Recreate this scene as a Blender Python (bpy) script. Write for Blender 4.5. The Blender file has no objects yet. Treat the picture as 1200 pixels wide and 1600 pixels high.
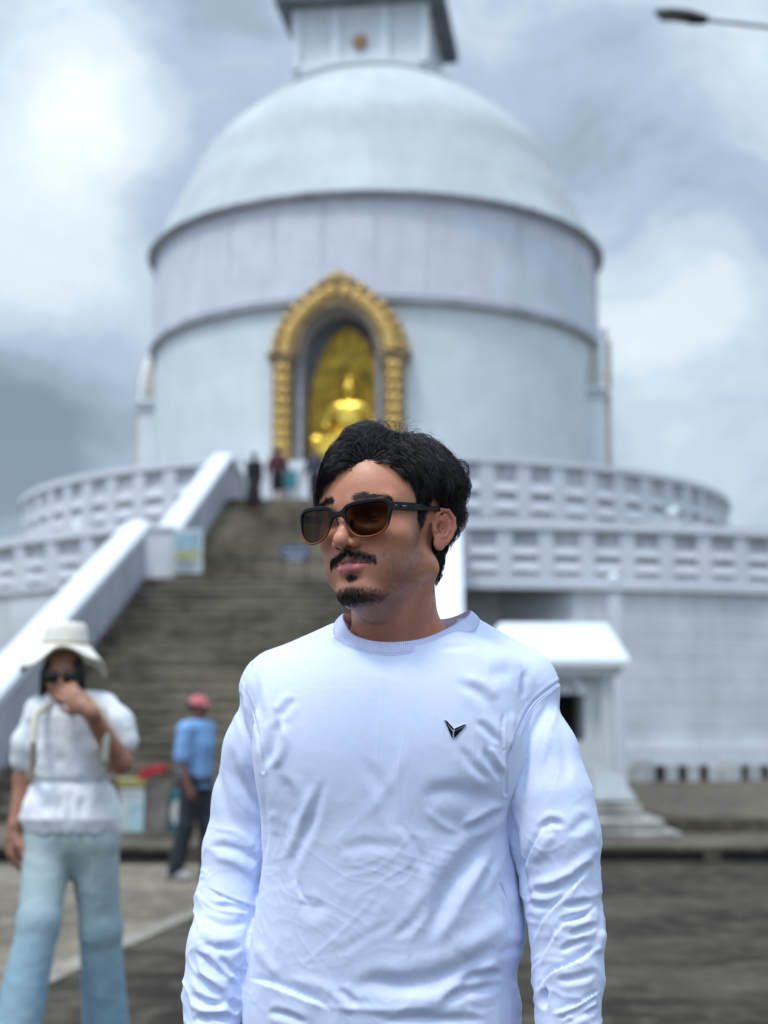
import bpy, math, random
import numpy as np
from mathutils import Vector, Matrix
R = math.radians
random.seed(7)
RNG = np.random.default_rng(7)
SC = bpy.context.scene
COL = SC.collection

# ---------------------------------------------------------------- camera
PITCH = R(8.06)
CAMZ = 1.30
FPX = 2400.0
cam_data = bpy.data.cameras.new('camera')
cam = bpy.data.objects.new('camera', cam_data)
COL.objects.link(cam)
cam.location = (0, 0, CAMZ)
cam.rotation_euler = (R(90) + PITCH, 0, 0)
cam_data.sensor_fit = 'HORIZONTAL'
cam_data.sensor_width = 36.0
cam_data.lens = 72.0
cam_data.clip_start = 0.05
cam_data.clip_end = 3000
cam_data.dof.use_dof = True
cam_data.dof.focus_distance = 1.93
cam_data.dof.aperture_fstop = 5.2
SC.camera = cam

SC.view_settings.view_transform = 'Standard'
SC.view_settings.look = 'None'
SC.view_settings.exposure = 0.2
SC.view_settings.gamma = 1
SC.cycles.use_denoising = True
SC.cycles.max_bounces = 8
SC.cycles.transparent_max_bounces = 12

_f = np.array([0, math.cos(PITCH), math.sin(PITCH)])
_u = np.array([0, -math.sin(PITCH), math.cos(PITCH)])
_r = np.array([1.0, 0, 0])
def ray(px, py):
    return _f + (px - 600) / FPX * _r + (800 - py) / FPX * _u
def P(px, py, Y):
    d = ray(px, py)
    return np.array([0, 0, CAMZ]) + d * (Y / d[1])
def Zh(py, Y):
    return float(P(600, py, Y)[2])
def Xh(px, py, Y):
    return float(P(px, py, Y)[0])
def G(px, py, z=0.0):
    d = ray(px, py)
    return np.array([0, 0, CAMZ]) + d * ((z - CAMZ) / d[2])
def proj(v):
    q = v - np.array([0, 0, CAMZ])
    w = q @ _f
    return 600 + FPX * (q @ _r) / w, 800 - FPX * (q @ _u) / w

# ---------------------------------------------------------------- node helpers
class NT:
    def __init__(s, tree):
        s.t = tree; s.n = tree.nodes; s.l = tree.links
    def new(s, kind, **kw):
        nd = s.n.new(kind)
        for k, v in kw.items():
            setattr(nd, k, v)
        return nd
    def put(s, sock, v):
        if v is None: return
        if isinstance(v, bpy.types.NodeSocket): s.l.new(v, sock)
        else:
            if sock.type == 'RGBA' and len(v) == 3: v = (*v, 1)
            sock.default_value = v
    def math(s, op, a, b=None, c=None, clamp=False):
        nd = s.new('ShaderNodeMath', operation=op, use_clamp=clamp)
        s.put(nd.inputs[0], a); s.put(nd.inputs[1], b); s.put(nd.inputs[2], c)
        return nd.outputs[0]
    def vmath(s, op, a, b=None, out=0):
        nd = s.new('ShaderNodeVectorMath', operation=op)
        s.put(nd.inputs[0], a); s.put(nd.inputs[1], b)
        return nd.outputs[out]
    def mix(s, fac, a, b, blend='MIX'):
        nd = s.new('ShaderNodeMix', data_type='RGBA', blend_type=blend)
        s.put(nd.inputs[0], fac); s.put(nd.inputs[6], a); s.put(nd.inputs[7], b)
        return nd.outputs[2]
    def noise(s, vec, scale, detail=4, rough=0.55, dist=0.0, out=0):
        nd = s.new('ShaderNodeTexNoise')
        s.put(nd.inputs['Vector'], vec)
        nd.inputs['Scale'].default_value = scale
        nd.inputs['Detail'].default_value = detail
        nd.inputs['Roughness'].default_value = rough
        nd.inputs['Distortion'].default_value = dist
        return nd.outputs[out]
    def ramp(s, v, lo, hi, a=0.0, b=1.0, smooth=True):
        nd = s.new('ShaderNodeMapRange')
        nd.interpolation_type = 'SMOOTHSTEP' if smooth else 'LINEAR'
        s.put(nd.inputs[0], v)
        for i, x in enumerate((lo, hi, a, b)): nd.inputs[i + 1].default_value = x
        return nd.outputs[0]
    def mapping(s, vec, scale=(1, 1, 1), loc=(0, 0, 0), rot=(0, 0, 0)):
        nd = s.new('ShaderNodeMapping')
        s.put(nd.inputs[0], vec)
        nd.inputs[1].default_value = loc; nd.inputs[2].default_value = rot; nd.inputs[3].default_value = scale
        return nd.outputs[0]
    def bump(s, h, strength, dist):
        nd = s.new('ShaderNodeBump')
        nd.inputs['Strength'].default_value = strength
        nd.inputs['Distance'].default_value = dist
        s.put(nd.inputs['Height'], h)
        return nd.outputs[0]

def material(name):
    m = bpy.data.materials.new(name); m.use_nodes = True
    t = NT(m.node_tree)
    b = next(n for n in t.n if n.type == 'BSDF_PRINCIPLED')
    co = t.new('ShaderNodeTexCoord').outputs['Object']
    return m, t, b, co

def simple(name, col, rough=0.6, var=0.15, scale=6.0, metal=0.0, bump=0.0, bdist=0.01, bscale=None, spec=0.5, stretch=(1, 1, 1), col2=None):
    m, t, b, co = material(name)
    v = t.mapping(co, stretch)
    n = t.noise(v, scale, 6, 0.6)
    c2 = col2 if col2 is not None else tuple(c * (1 - var * 1.6) for c in col)
    c = t.mix(t.ramp(n, 0.3, 0.7), c2, tuple(min(1, x * (1 + var * 0.4)) for x in col))
    t.put(b.inputs['Base Color'], c)
    b.inputs['Roughness'].default_value = rough
    b.inputs['Metallic'].default_value = metal
    b.inputs['Specular IOR Level'].default_value = spec
    if bump:
        nb = t.noise(v, bscale or scale * 4, 6, 0.6)
        t.put(b.inputs['Normal'], t.bump(nb, bump, bdist))
    return m

# ---------------------------------------------------------------- sky and sun
SUN_EL, SUN_AZ = R(64), R(-142)     # azimuth measured clockwise from +Y: behind the camera, to the left
world = bpy.data.worlds.new('World'); SC.world = world
world.use_nodes = True
w = NT(world.node_tree)
bg = next(n for n in w.n if n.type == 'BACKGROUND')
sky = w.new('ShaderNodeTexSky', sky_type='NISHITA')
sky.sun_disc = False
sky.sun_elevation = SUN_EL
sky.sun_rotation = SUN_AZ
sky.air_density = 1.4; sky.dust_density = 1.5
dirv = w.new('ShaderNodeTexCoord').outputs['Generated']
blue = w.vmath('MULTIPLY', sky.outputs[0], (0.085, 0.085, 0.085))
warp = w.vmath('SCALE', w.vmath('SUBTRACT', w.noise(dirv, 3.0, 5, 0.55, out=1), (0.5, 0.5, 0.5)), None)
warp.node.inputs['Scale'].default_value = 0.22
dw = w.vmath('ADD', dirv, warp)
n1 = w.noise(w.mapping(dw, (1, 1, 1.6), (0.31, 0.1, 0.4)), 2.6, 8, 0.56)
n2 = w.noise(w.mapping(dw, (1, 1, 1.8), (1.7, 2.1, 0.2)), 7.0, 7, 0.58)
cl = w.math('ADD', w.math('MULTIPLY', n1, 0.62), w.math('MULTIPLY', n2, 0.38))
def blob(px, py, rad, amt):
    d = ray(px, py); d = d / np.linalg.norm(d)
    ds = w.vmath('DISTANCE', dw, tuple(d), out=1)
    return w.ramp(ds, 0.0, rad / FPX, amt, 0.0)
bl = w.math('ADD', w.math('MULTIPLY', w.math('SUBTRACT', cl, 0.5), 1.5), 0.5)
# (px, py, radius, amount): bright banks and darker bellies of the cloud deck
for b_ in [(120, 120, 330, 0.34), (215, 215, 170, 0.22), (30, 330, 300, 0.22), (120, 520, 230, 0.10), (10, 680, 260, -0.50), (90, 620, 170, -0.12),
           (170, 700, 120, 0.16), (90, 150, 60, -0.08), (330, 40, 170, -0.16), (820, 120, 300, -0.13), (1020, 240, 280, -0.06), (960, 360, 70, -0.18), (1010, 520, 230, 0.16),
           (1110, 700, 160, 0.05), (1150, 200, 150, 0.05)]:
    bl = w.math('ADD', bl, blob(*b_))
cr = w.new('ShaderNodeValToRGB')
cr.color_ramp.interpolation = 'EASE'
el = cr.color_ramp.elements
el[0].position = 0.18; el[0].color = (0.165, 0.215, 0.285, 1)
el[1].position = 0.95; el[1].color = (0.72, 0.80, 0.84, 1)
for p_, c_ in ((0.34, (0.26, 0.335, 0.42, 1)), (0.47, (0.345, 0.43, 0.55, 1)), (0.58, (0.45, 0.54, 0.64, 1)), (0.72, (0.57, 0.66, 0.73, 1))):
    e = el.new(p_); e.color = c_
w.put(cr.inputs[0], bl)
# thin gaps show the blue behind; the cloud gets brighter towards the veiled sun
gap = w.ramp(bl, 0.22, 0.36, 0.75, 1.0)
cloudy = w.mix(gap, blue, cr.outputs[0])
sd = (math.sin(SUN_AZ) * math.cos(SUN_EL), math.cos(SUN_AZ) * math.cos(SUN_EL), math.sin(SUN_EL))
glow = w.ramp(w.vmath('DISTANCE', dirv, sd, out=1), 0.0, 1.5, 1.25, 0.0)
cloudy = w.vmath('MULTIPLY', cloudy, w.vmath('ADD', w.new('ShaderNodeCombineXYZ').outputs[0], (1, 1, 1)))
gl = w.n.new('ShaderNodeCombineXYZ')
for i in range(3): w.put(gl.inputs[i], glow)
cloudy = w.vmath('MULTIPLY', cloudy, w.vmath('ADD', gl.outputs[0], (1, 1, 1)))
# a cloud deck is brightest overhead
sz = w.new('ShaderNodeSeparateXYZ'); w.put(sz.inputs[0], dirv)
zen = w.ramp(sz.outputs[2], 0.45, 0.95, 1.14, 1.9)
zc3 = w.n.new('ShaderNodeCombineXYZ')
for i in range(3): w.put(zc3.inputs[i], zen)
cloudy = w.vmath('MULTIPLY', cloudy, zc3.outputs[0])
w.put(bg.inputs[0], cloudy)
bg.inputs[1].default_value = 1.0

sun_d = bpy.data.lights.new('sun', 'SUN')
sun_d.energy = 1.5; sun_d.angle = R(10); sun_d.color = (1.0, 0.965, 0.91)
sun = bpy.data.objects.new('sun', sun_d); COL.objects.link(sun)
sun.rotation_euler = Vector(sd).to_track_quat('Z', 'Y').to_euler()
sun.location = (-20, -20, 60)

# ---------------------------------------------------------------- objects
def tag(o, label=None, cat=None, group=None, kind=None):
    if label: o['label'] = label
    if cat: o['category'] = cat
    if group: o['group'] = group
    if kind: o['kind'] = kind
    return o
def empty(name, loc, label=None, cat=None, group=None, rz=0.0):
    o = bpy.data.objects.new(name, None); COL.objects.link(o)
    o.location = tuple(float(x) for x in loc); o.rotation_euler = (0, 0, rz)
    o.empty_display_size = 0.2
    return tag(o, label, cat, group)
def root_of(o):
    while o.parent: o = o.parent
    return o
def mesh_np(name, V, F, mat, parent=None, smooth=True, local=False, colors=None):
    """V (n,3) world coordinates (or the root's own if local), F (m,4) or (m,3) or list"""
    V = np.asarray(V, dtype=np.float64)
    if parent is not None and not local:
        V = V - np.array(root_of(parent).location)
    me = bpy.data.meshes.new(name)
    if isinstance(F, np.ndarray):
        k = F.shape[1]
        me.vertices.add(len(V)); me.vertices.foreach_set('co', V.astype(np.float32).ravel())
        me.loops.add(F.size); me.loops.foreach_set('vertex_index', F.astype(np.int32).ravel())
        me.polygons.add(len(F))
        me.polygons.foreach_set('loop_start', np.arange(0, F.size, k, dtype=np.int32))
        try: me.polygons.foreach_set('loop_total', np.full(len(F), k, dtype=np.int32))
        except Exception: pass
        me.update(calc_edges=True)
    else:
        me.from_pydata([tuple(map(float, v)) for v in V], [], F)
    if colors is not None:
        ca = me.color_attributes.new('Col', 'FLOAT_COLOR', 'POINT')
        c4 = np.ones((len(V), 4), np.float32); c4[:, :3] = colors
        ca.data.foreach_set('color', c4.ravel())
    me.polygons.foreach_set('use_smooth', np.full(len(me.polygons), bool(smooth)))
    mats = mat if isinstance(mat, (list, tuple)) else [mat]
    for m in mats: me.materials.append(m)
    me.validate()
    o = bpy.data.objects.new(name, me); COL.objects.link(o)
    if parent is not None: o.parent = parent
    return o

class MB:
    def __init__(s): s.v = []; s.f = []
    def add(s, V, F):
        k = len(s.v); s.v += [tuple(map(float, v)) for v in V]; s.f += [tuple(i + k for i in f) for f in F]
    def box(s, c, d, rz=0.0, rx=0.0, taper=1.0, bev=0.0):
        hx, hy, hz = d[0] / 2, d[1] / 2, d[2] / 2
        M = Matrix.Rotation(rz, 3, 'Z') @ Matrix.Rotation(rx, 3, 'X')
        if bev <= 0:
            V = []
            for z, t in ((-hz, 1), (hz, taper)):
                for x, y in ((-hx, -hy), (hx, -hy), (hx, hy), (-hx, hy)):
                    V.append(Vector(c) + M @ Vector((x * t, y * t, z)))
            s.add(V, [(3, 2, 1, 0), (4, 5, 6, 7), (0, 1, 5, 4), (1, 2, 6, 5), (2, 3, 7, 6), (3, 0, 4, 7)])
        else:
            b = min(bev, hx * .9, hy * .9, hz * .9)
            rings = []
            for z, t, q in ((-hz, 1, b), (-hz + b, 1, 0), (hz - b, taper, 0), (hz, taper, b)):
                X, Y = hx * t, hy * t
                r_ = [(-X + q, -Y + (b if not q else 2 * b)), (-X + (b if not q else 2 * b), -Y + q), (X - (b if not q else 2 * b), -Y + q), (X - q, -Y + (b if not q else 2 * b)),
                      (X - q, Y - (b if not q else 2 * b)), (X - (b if not q else 2 * b), Y - q), (-X + (b if not q else 2 * b), Y - q), (-X + q, Y - (b if not q else 2 * b))]
                rings.append([Vector(c) + M @ Vector((x, y, z)) for x, y in r_])
            V = [v for r_ in rings for v in r_]; F = []
            for i in range(3):
                for j in range(8):
                    F.append((i * 8 + j, i * 8 + (j + 1) % 8, (i + 1) * 8 + (j + 1) % 8, (i + 1) * 8 + j))
            F.append(tuple(reversed(range(8)))); F.append(tuple(range(24, 32)))
            s.add(V, F)
    def tube(s, pts, rad, n=10, cap=True):
        pts = [Vector(p) for p in pts]
        rads = rad if isinstance(rad, (list, tuple)) else [rad] * len(pts)
        rings = []; a = None
        for i, p in enumerate(pts):
            t = (pts[min(i + 1, len(pts) - 1)] - pts[max(i - 1, 0)]).normalized()
            if a is None: a = t.orthogonal().normalized()
            else: a = (a - t * a.dot(t)).normalized()
            b = t.cross(a)
            rings.append([p + (a * math.cos(2 * math.pi * k / n) + b * math.sin(2 * math.pi * k / n)) * rads[i] for k in range(n)])
        V = [v for r_ in rings for v in r_]; F = []
        for i in range(len(pts) - 1):
            for k in range(n):
                F.append((i * n + k, i * n + (k + 1) % n, (i + 1) * n + (k + 1) % n, (i + 1) * n + k))
        if cap:
            F.append(tuple(reversed(range(n)))); F.append(tuple(range((len(pts) - 1) * n, len(pts) * n)))
        s.add(V, F)
    def lathe(s, c, prof, n=48, a0=0.0, a1=2 * math.pi, skip=None, cap=False):
        """profile of (r, z); angle measured from -Y"""
        full = abs(a1 - a0 - 2 * math.pi) < 1e-6
        m = n if full else n + 1
        V = []
        for r_, z in prof:
            for k in range(m):
                a = a0 + (a1 - a0) * k / n
                V.append((c[0] + r_ * math.sin(a), c[1] - r_ * math.cos(a), c[2] + z))
        F = []
        for i in range(len(prof) - 1):
            for k in range(n):
                if skip and skip(a0 + (a1 - a0) * (k + .5) / n, c[2] + (prof[i][1] + prof[i + 1][1]) / 2): continue
                k2 = (k + 1) % m
                F.append((i * m + k, i * m + k2, (i + 1) * m + k2, (i + 1) * m + k))
        if cap: F.append(tuple(range((len(prof) - 1) * m, len(prof) * m)))
        s.add(V, F)
    def prism(s, poly, axis_vec, org=(0, 0, 0), ux=(1, 0, 0), uy=(0, 0, 1)):
        org = Vector(org); ux = Vector(ux); uy = Vector(uy); d = Vector(axis_vec); n = len(poly)
        a = [org + ux * x + uy * y for x, y in poly]; b = [p + d for p in a]
        s.add(a + b, [tuple(range(n)), tuple(reversed(range(n, 2 * n)))] + [(i, n + i, n + (i + 1) % n, (i + 1) % n) for i in range(n)])
    def build(s, name, mat, parent=None, smooth=False, local=False):
        o = mesh_np(name, s.v, s.f, mat, parent, smooth, local)
        import bmesh
        bm = bmesh.new(); bm.from_mesh(o.data); bmesh.ops.recalc_face_normals(bm, faces=bm.faces); bm.to_mesh(o.data); bm.free()
        if smooth:
            o.data.set_sharp_from_angle(angle=R(40))
        return o

# ---------------------------------------------------------------- signed distance modelling
def sm(a, b, k):
    h = np.clip(0.5 + 0.5 * (b - a) / k, 0, 1)
    return b + (a - b) * h - k * h * (1 - h)
def smx(a, b, k): return -sm(-a, -b, k)
def rc(p, a, b, ra, rb):
    a = np.asarray(a, float); b = np.asarray(b, float); ab = b - a
    t = np.clip(((p - a) @ ab) / max(ab @ ab, 1e-12), 0, 1)
    return np.linalg.norm(p - a - t[:, None] * ab, axis=1) - (ra + (rb - ra) * t)
def sp(p, c, r): return np.linalg.norm(p - np.asarray(c, float), axis=1) - r
def el_(p, c, r, M=None):
    q = p - np.asarray(c, float)
    if M is not None: q = q @ M
    r = np.asarray(r, float)
    k0 = np.linalg.norm(q / r, axis=1); k1 = np.linalg.norm(q / (r * r), axis=1)
    return np.where(k1 > 1e-9, k0 * (k0 - 1) / np.maximum(k1, 1e-9), -r.min())
def chain(p, pts, rads, k=0.02):
    d = None
    for i in range(len(pts) - 1):
        e = rc(p, pts[i], pts[i + 1], rads[i], rads[i + 1])
        d = e if d is None else sm(d, e, k)
    return d
def ev(fn, X, chunk=400000):
    out = np.empty(len(X))
    for i in range(0, len(X), chunk): out[i:i + chunk] = fn(X[i:i + chunk])
    return out
def extract(fn, lo, hi, h, newton=2, B=8):
    lo = np.asarray(lo, float); hi = np.asarray(hi, float)
    nb = np.ceil((hi - lo) / (h * B)).astype(int) + 1
    cx = [lo[i] + (np.arange(nb[i]) * B + (B - 1) / 2) * h for i in range(3)]
    C = np.stack(np.meshgrid(*cx, indexing='ij'), -1).reshape(-1, 3)
    fc = ev(fn, C)
    act = np.abs(fc) < B * h * 0.87 * 1.6
    F = np.repeat(np.repeat(np.repeat(fc.reshape(nb), B, 0), B, 1), B, 2).astype(np.float32)
    bi = np.stack(np.unravel_index(np.nonzero(act)[0], nb), -1) * B
    off = np.stack(np.meshgrid(*[np.arange(B)] * 3, indexing='ij'), -1).reshape(-1, 3)
    for i in range(0, len(bi), 800):
        ix = (bi[i:i + 800, None, :] + off[None]).reshape(-1, 3)
        F[ix[:, 0], ix[:, 1], ix[:, 2]] = fn(lo + ix * h)
    S = F < 0
    cnt = np.zeros([s_ - 1 for s_ in S.shape], np.int8)
    cor = [(a, b, c) for a in (0, 1) for b in (0, 1) for c in (0, 1)]
    n0, n1_, n2_ = S.shape
    for a, b, c in cor: cnt += S[a:n0 - 1 + a, b:n1_ - 1 + b, c:n2_ - 1 + c]
    cells = np.stack(np.nonzero((cnt > 0) & (cnt < 8)), -1)
    idx = np.full(cnt.shape, -1, np.int32); idx[cells[:, 0], cells[:, 1], cells[:, 2]] = np.arange(len(cells))
    acc = np.zeros((len(cells), 3)); num = np.zeros(len(cells))
    for a in cor:
        for ax in range(3):
            if a[ax]: continue
            b = list(a); b[ax] = 1
            ca = cells + np.array(a); cb = cells + np.array(b)
            fa = F[ca[:, 0], ca[:, 1], ca[:, 2]]; fb = F[cb[:, 0], cb[:, 1], cb[:, 2]]
            x = (fa < 0) != (fb < 0)
            t = fa / np.where(np.abs(fa - fb) < 1e-12, 1, fa - fb)
            pnt = np.array(a, float)[None].repeat(len(cells), 0); pnt[:, ax] += t
            acc[x] += pnt[x]; num[x] += 1
    V = lo + (cells + acc / num[:, None]) * h
    quads = []
    for ax in range(3):
        o1, o2 = [(1, 2), (2, 0), (0, 1)][ax]
        sl0 = [slice(None)] * 3; sl1 = [slice(None)] * 3
        sl0[ax] = slice(0, -1); sl1[ax] = slice(1, None)
        d = S[tuple(sl0)] != S[tuple(sl1)]
        e = np.stack(np.nonzero(d), -1)
        e = e[(e[:, o1] > 0) & (e[:, o2] > 0) & (e[:, o1] < S.shape[o1] - 1) & (e[:, o2] < S.shape[o2] - 1)]
        s0 = S[e[:, 0], e[:, 1], e[:, 2]]
        q = []
        for da, db in ((0, 0), (-1, 0), (-1, -1), (0, -1)):
            c_ = e.copy(); c_[:, o1] += da; c_[:, o2] += db
            q.append(idx[c_[:, 0], c_[:, 1], c_[:, 2]])
        q = np.stack(q, -1)
        q[~s0] = q[~s0][:, ::-1]
        quads.append(q)
    Q = np.concatenate(quads); Q = Q[(Q >= 0).all(1)]
    for _ in range(newton):
        f0, g = fgrad(fn, V, h * .5)
        V = V - g * np.clip(f0, -h, h)[:, None] * 0.8
    return V, Q
def fgrad(fn, V, e):
    f0 = ev(fn, V)
    g = np.stack([ev(fn, V + np.eye(3)[i] * e) - f0 for i in range(3)], -1)
    g /= np.maximum(np.linalg.norm(g, axis=1), 1e-9)[:, None]
    return f0, g
def vnoise(X, seed=0):
    """smooth value noise in 3d, -1..1"""
    i = np.floor(X).astype(np.int64); f = X - i; f = f * f * (3 - 2 * f)
    def hsh(a, b, c):
        n = (a * 73856093 ^ b * 19349663 ^ c * 83492791 ^ (seed * 2654435761)) & 0xffffffff
        n = ((n ^ (n >> 13)) * 1274126177) & 0xffffffff
        return ((n ^ (n >> 16)) & 0xffff) / 32767.5 - 1
    r_ = 0
    for a in (0, 1):
        for b in (0, 1):
            for c in (0, 1):
                wgt = (f[:, 0] if a else 1 - f[:, 0]) * (f[:, 1] if b else 1 - f[:, 1]) * (f[:, 2] if c else 1 - f[:, 2])
                r_ = r_ + wgt * hsh(i[:, 0] + a, i[:, 1] + b, i[:, 2] + c)
    return r_
def catmull(pts, n, closed=False):
    pts = np.asarray(pts, float); m = len(pts); out = []
    seg = m if closed else m - 1
    for i in range(seg):
        p0, p1, p2, p3 = (pts[(i - 1) % m], pts[i], pts[(i + 1) % m], pts[(i + 2) % m]) if closed else (pts[max(i - 1, 0)], pts[i], pts[i + 1], pts[min(i + 2, m - 1)])
        for j in range(n):
            t = j / n
            out.append(0.5 * (2 * p1 + (p2 - p0) * t + (2 * p0 - 5 * p1 + 4 * p2 - p3) * t * t + (3 * p1 - p0 - 3 * p2 + p3) * t ** 3))
    if not closed: out.append(pts[-1])
    return np.array(out)
# ================================================================ MATERIALS OF THE SETTING
def whitewash(name, col=(0.60, 0.63, 0.66), stain=0.35, rows=0.0, scale=1.0, bump=0.3):
    m, t, b, co = material(name)
    n = t.noise(co, 0.9 * scale, 7, 0.62)
    drip = t.noise(t.mapping(co, (3.0, 3.0, 0.28)), 1.6 * scale, 6, 0.65)
    c = t.mix(t.ramp(n, 0.35, 0.68), tuple(x * (1 - stain * .45) for x in col), col)
    c = t.mix(t.ramp(drip, 0.50, 0.78, 0, stain), c, (0.30, 0.31, 0.31))
    h = t.noise(co, 14 * scale, 6, 0.6)
    if rows:
        sx = t.new('ShaderNodeSeparateXYZ'); t.put(sx.inputs[0], co)
        br = t.math('FRACT', t.math('ADD', t.math('MULTIPLY', sx.outputs[2], rows), t.math('MULTIPLY', n, 0.25)))
        line = t.ramp(t.math('ABSOLUTE', t.math('SUBTRACT', br, 0.5)), 0.38, 0.5)
        c = t.mix(t.math('MULTIPLY', line, 0.13), c, (0.33, 0.36, 0.38))
        h = t.math('SUBTRACT', h, line)
    t.put(b.inputs['Base Color'], c)
    b.inputs['Roughness'].default_value = 0.75
    t.put(b.inputs['Normal'], t.bump(h, bump, 0.02))
    return m
M_white = whitewash('white_paint', (0.68, 0.71, 0.75), 0.22)
M_cap = whitewash('white_coping_paint', (0.73, 0.76, 0.80), 0.16)
M_wall = whitewash('terrace_wall_paint', (0.68, 0.71, 0.73), 0.42, rows=2.2)
M_side_shade = whitewash('shaded_side_wall', (0.47, 0.48, 0.54), 0.45)  # white walls toned grey-purple; shade of their inner faces is in the colour
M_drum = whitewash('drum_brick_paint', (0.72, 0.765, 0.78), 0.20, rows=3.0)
M_band = whitewash('drum_band_plaster', (0.69, 0.705, 0.78), 0.26)
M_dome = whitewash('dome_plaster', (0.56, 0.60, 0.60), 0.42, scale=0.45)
def add_sectors(m, n, amt):
    t = NT(m.node_tree); b = next(x for x in t.n if x.type == 'BSDF_PRINCIPLED')
    src = b.inputs['Base Color'].links[0].from_socket
    co = t.new('ShaderNodeTexCoord').outputs['Object']
    sx = t.new('ShaderNodeSeparateXYZ'); t.put(sx.inputs[0], co)
    an = t.math('MULTIPLY', t.math('ARCTAN2', sx.outputs[0], sx.outputs[1]), n / (2 * math.pi))
    wn = t.new('ShaderNodeTexWhiteNoise', noise_dimensions='1D'); t.put(wn.inputs['W'], t.math('FLOOR', an))
    seam = t.ramp(t.math('ABSOLUTE', t.math('SUBTRACT', t.math('FRACT', an), 0.5)), 0.485, 0.5)
    c = t.mix(t.math('MULTIPLY', wn.outputs['Value'], amt), src, (0.38, 0.42, 0.43))
    c = t.mix(t.math('MULTIPLY', seam, 0.45), c, (0.32, 0.35, 0.36))
    t.put(b.inputs['Base Color'], c)
add_sectors(M_dome, 18, 0.32)
add_sectors(M_band, 64, 0.12)
M_ring = simple('weathered_moulding', (0.45, 0.47, 0.51), 0.8, 0.2, 2.0)
M_eave = simple('dark_roof_slab', (0.17, 0.195, 0.21), 0.85, 0.25, 1.2)  # mottled dark grey over the whole slab
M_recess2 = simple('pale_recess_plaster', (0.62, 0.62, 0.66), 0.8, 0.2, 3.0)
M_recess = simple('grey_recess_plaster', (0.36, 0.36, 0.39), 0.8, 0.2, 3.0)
M_dark = simple('dark_opening', (0.035, 0.032, 0.03), 0.9, 0.2, 3.0)
M_frame = simple('bronze_frame_paint', (0.33, 0.23, 0.12), 0.55, 0.35, 5.0, bump=0.6, bscale=9, metal=0.15)
M_gold = simple('gold_leaf', (1.0, 0.66, 0.24), 0.30, 0.2, 5.0, metal=0.9, bump=0.5, bscale=12)
M_cream = simple('cream_relief_paint', (0.62, 0.57, 0.44), 0.6, 0.15, 5.0)
M_goldb = simple('yellow_gold_backdrop', (0.62, 0.40, 0.045), 0.42, 0.45, 2.6, metal=0.55, bump=0.9, bscale=7, bdist=0.05, col2=(0.26, 0.17, 0.03))
M_goldy = simple('bright_gold_statue', (0.90, 0.62, 0.10), 0.26, 0.2, 4.0, metal=0.85, bump=0.2, bscale=10)

def stair_mat():
    m, t, b, co = material('worn_stair_stone')
    n = t.noise(t.mapping(co, (1, .6, .8)), 0.55, 8, 0.6)
    n2 = t.noise(co, 3.2, 7, 0.65)
    c = t.mix(t.ramp(n, 0.40, 0.64), (0.080, 0.066, 0.046), (0.235, 0.205, 0.152))
    c = t.mix(t.ramp(n2, 0.35, 0.72, 0, 0.6), c, (0.29, 0.26, 0.20))
    # wear of each tread, seen as thin joints between courses of stone
    br = t.new('ShaderNodeTexBrick'); t.put(br.inputs['Vector'], co)
    br.inputs['Scale'].default_value = 1.1; br.inputs['Mortar Size'].default_value = 0.012
    c = t.mix(t.math('MULTIPLY', br.outputs['Fac'], 0.5), c, (0.07, 0.065, 0.055))
    t.put(b.inputs['Base Color'], c); b.inputs['Roughness'].default_value = 0.9; b.inputs['Specular IOR Level'].default_value = .15
    t.put(b.inputs['Normal'], t.bump(t.noise(co, 18, 6), 0.5, 0.02))
    return m
M_stair = stair_mat()

def asphalt(name, dark, lite, sc=0.7, thr=(0.42, 0.66)):
    m, t, b, co = material(name)
    n = t.noise(t.mapping(co, (0.55, 1.0, 1)), sc, 8, 0.62, 0.4)
    n2 = t.noise(co, sc * 7, 7, 0.65)
    n3 = t.noise(co, 90, 3, 0.6)
    c = t.mix(t.ramp(n, *thr), dark, lite)
    c = t.mix(t.ramp(n2, 0.45, 0.72, 0, 0.7), c, tuple(x * 1.45 for x in lite))
    c = t.mix(t.ramp(n3, 0.55, 0.7, 0, 0.25), c, (0.2, 0.19, 0.18))
    t.put(b.inputs['Base Color'], c)
    b.inputs['Specular IOR Level'].default_value = .12
    t.put(b.inputs['Roughness'], t.ramp(n2, 0.3, 0.7, 0.95, 0.75))
    t.put(b.inputs['Normal'], t.bump(t.noise(co, 60, 5, 0.7), 0.6, 0.01))
    return m
M_ground = asphalt('dark_asphalt', (0.024, 0.0195, 0.0145), (0.085, 0.071, 0.053))
M_pave = asphalt('dusty_concrete_paving', (0.125, 0.105, 0.078), (0.24, 0.206, 0.158))
M_edge = asphalt('pale_paving_edge', (0.20, 0.18, 0.145), (0.30, 0.275, 0.23), 1.5)
M_plat = asphalt('platform_stone', (0.075, 0.064, 0.047), (0.14, 0.12, 0.09))

# ================================================================ GROUND
def sheet(name, pts, z, mat, kind='structure'):
    V = [(p[0], p[1], z) for p in pts]
    o = mesh_np(name, V, [tuple(range(len(V)))], mat, smooth=False)
    return tag(o, kind=kind)
sheet('ground', [(-700, -300), (700, -300), (700, 1200), (-700, 1200)], 0.0, M_ground)
e0 = G(40, 1556)[:2]; e1 = G(190, 1484)[:2]; e2 = G(312, 1430)[:2]; e3 = G(520, 1362)[:2]
sheet('pavement', [e0, e1, e2, e3, (2.0, 15.2), (-30, 15.2), (-30, 2.0), (-3.5, 2.0)], 0.004, M_pave)
def strip(pts, wdt):
    L = []; Rr = []
    for i, p in enumerate(pts):
        q = pts[min(i + 1, len(pts) - 1)] - pts[max(i - 1, 0)]; q = q / np.linalg.norm(q); n = np.array([-q[1], q[0]])
        L.append(p + n * wdt); Rr.append(p)
    return L + Rr[::-1]
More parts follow.
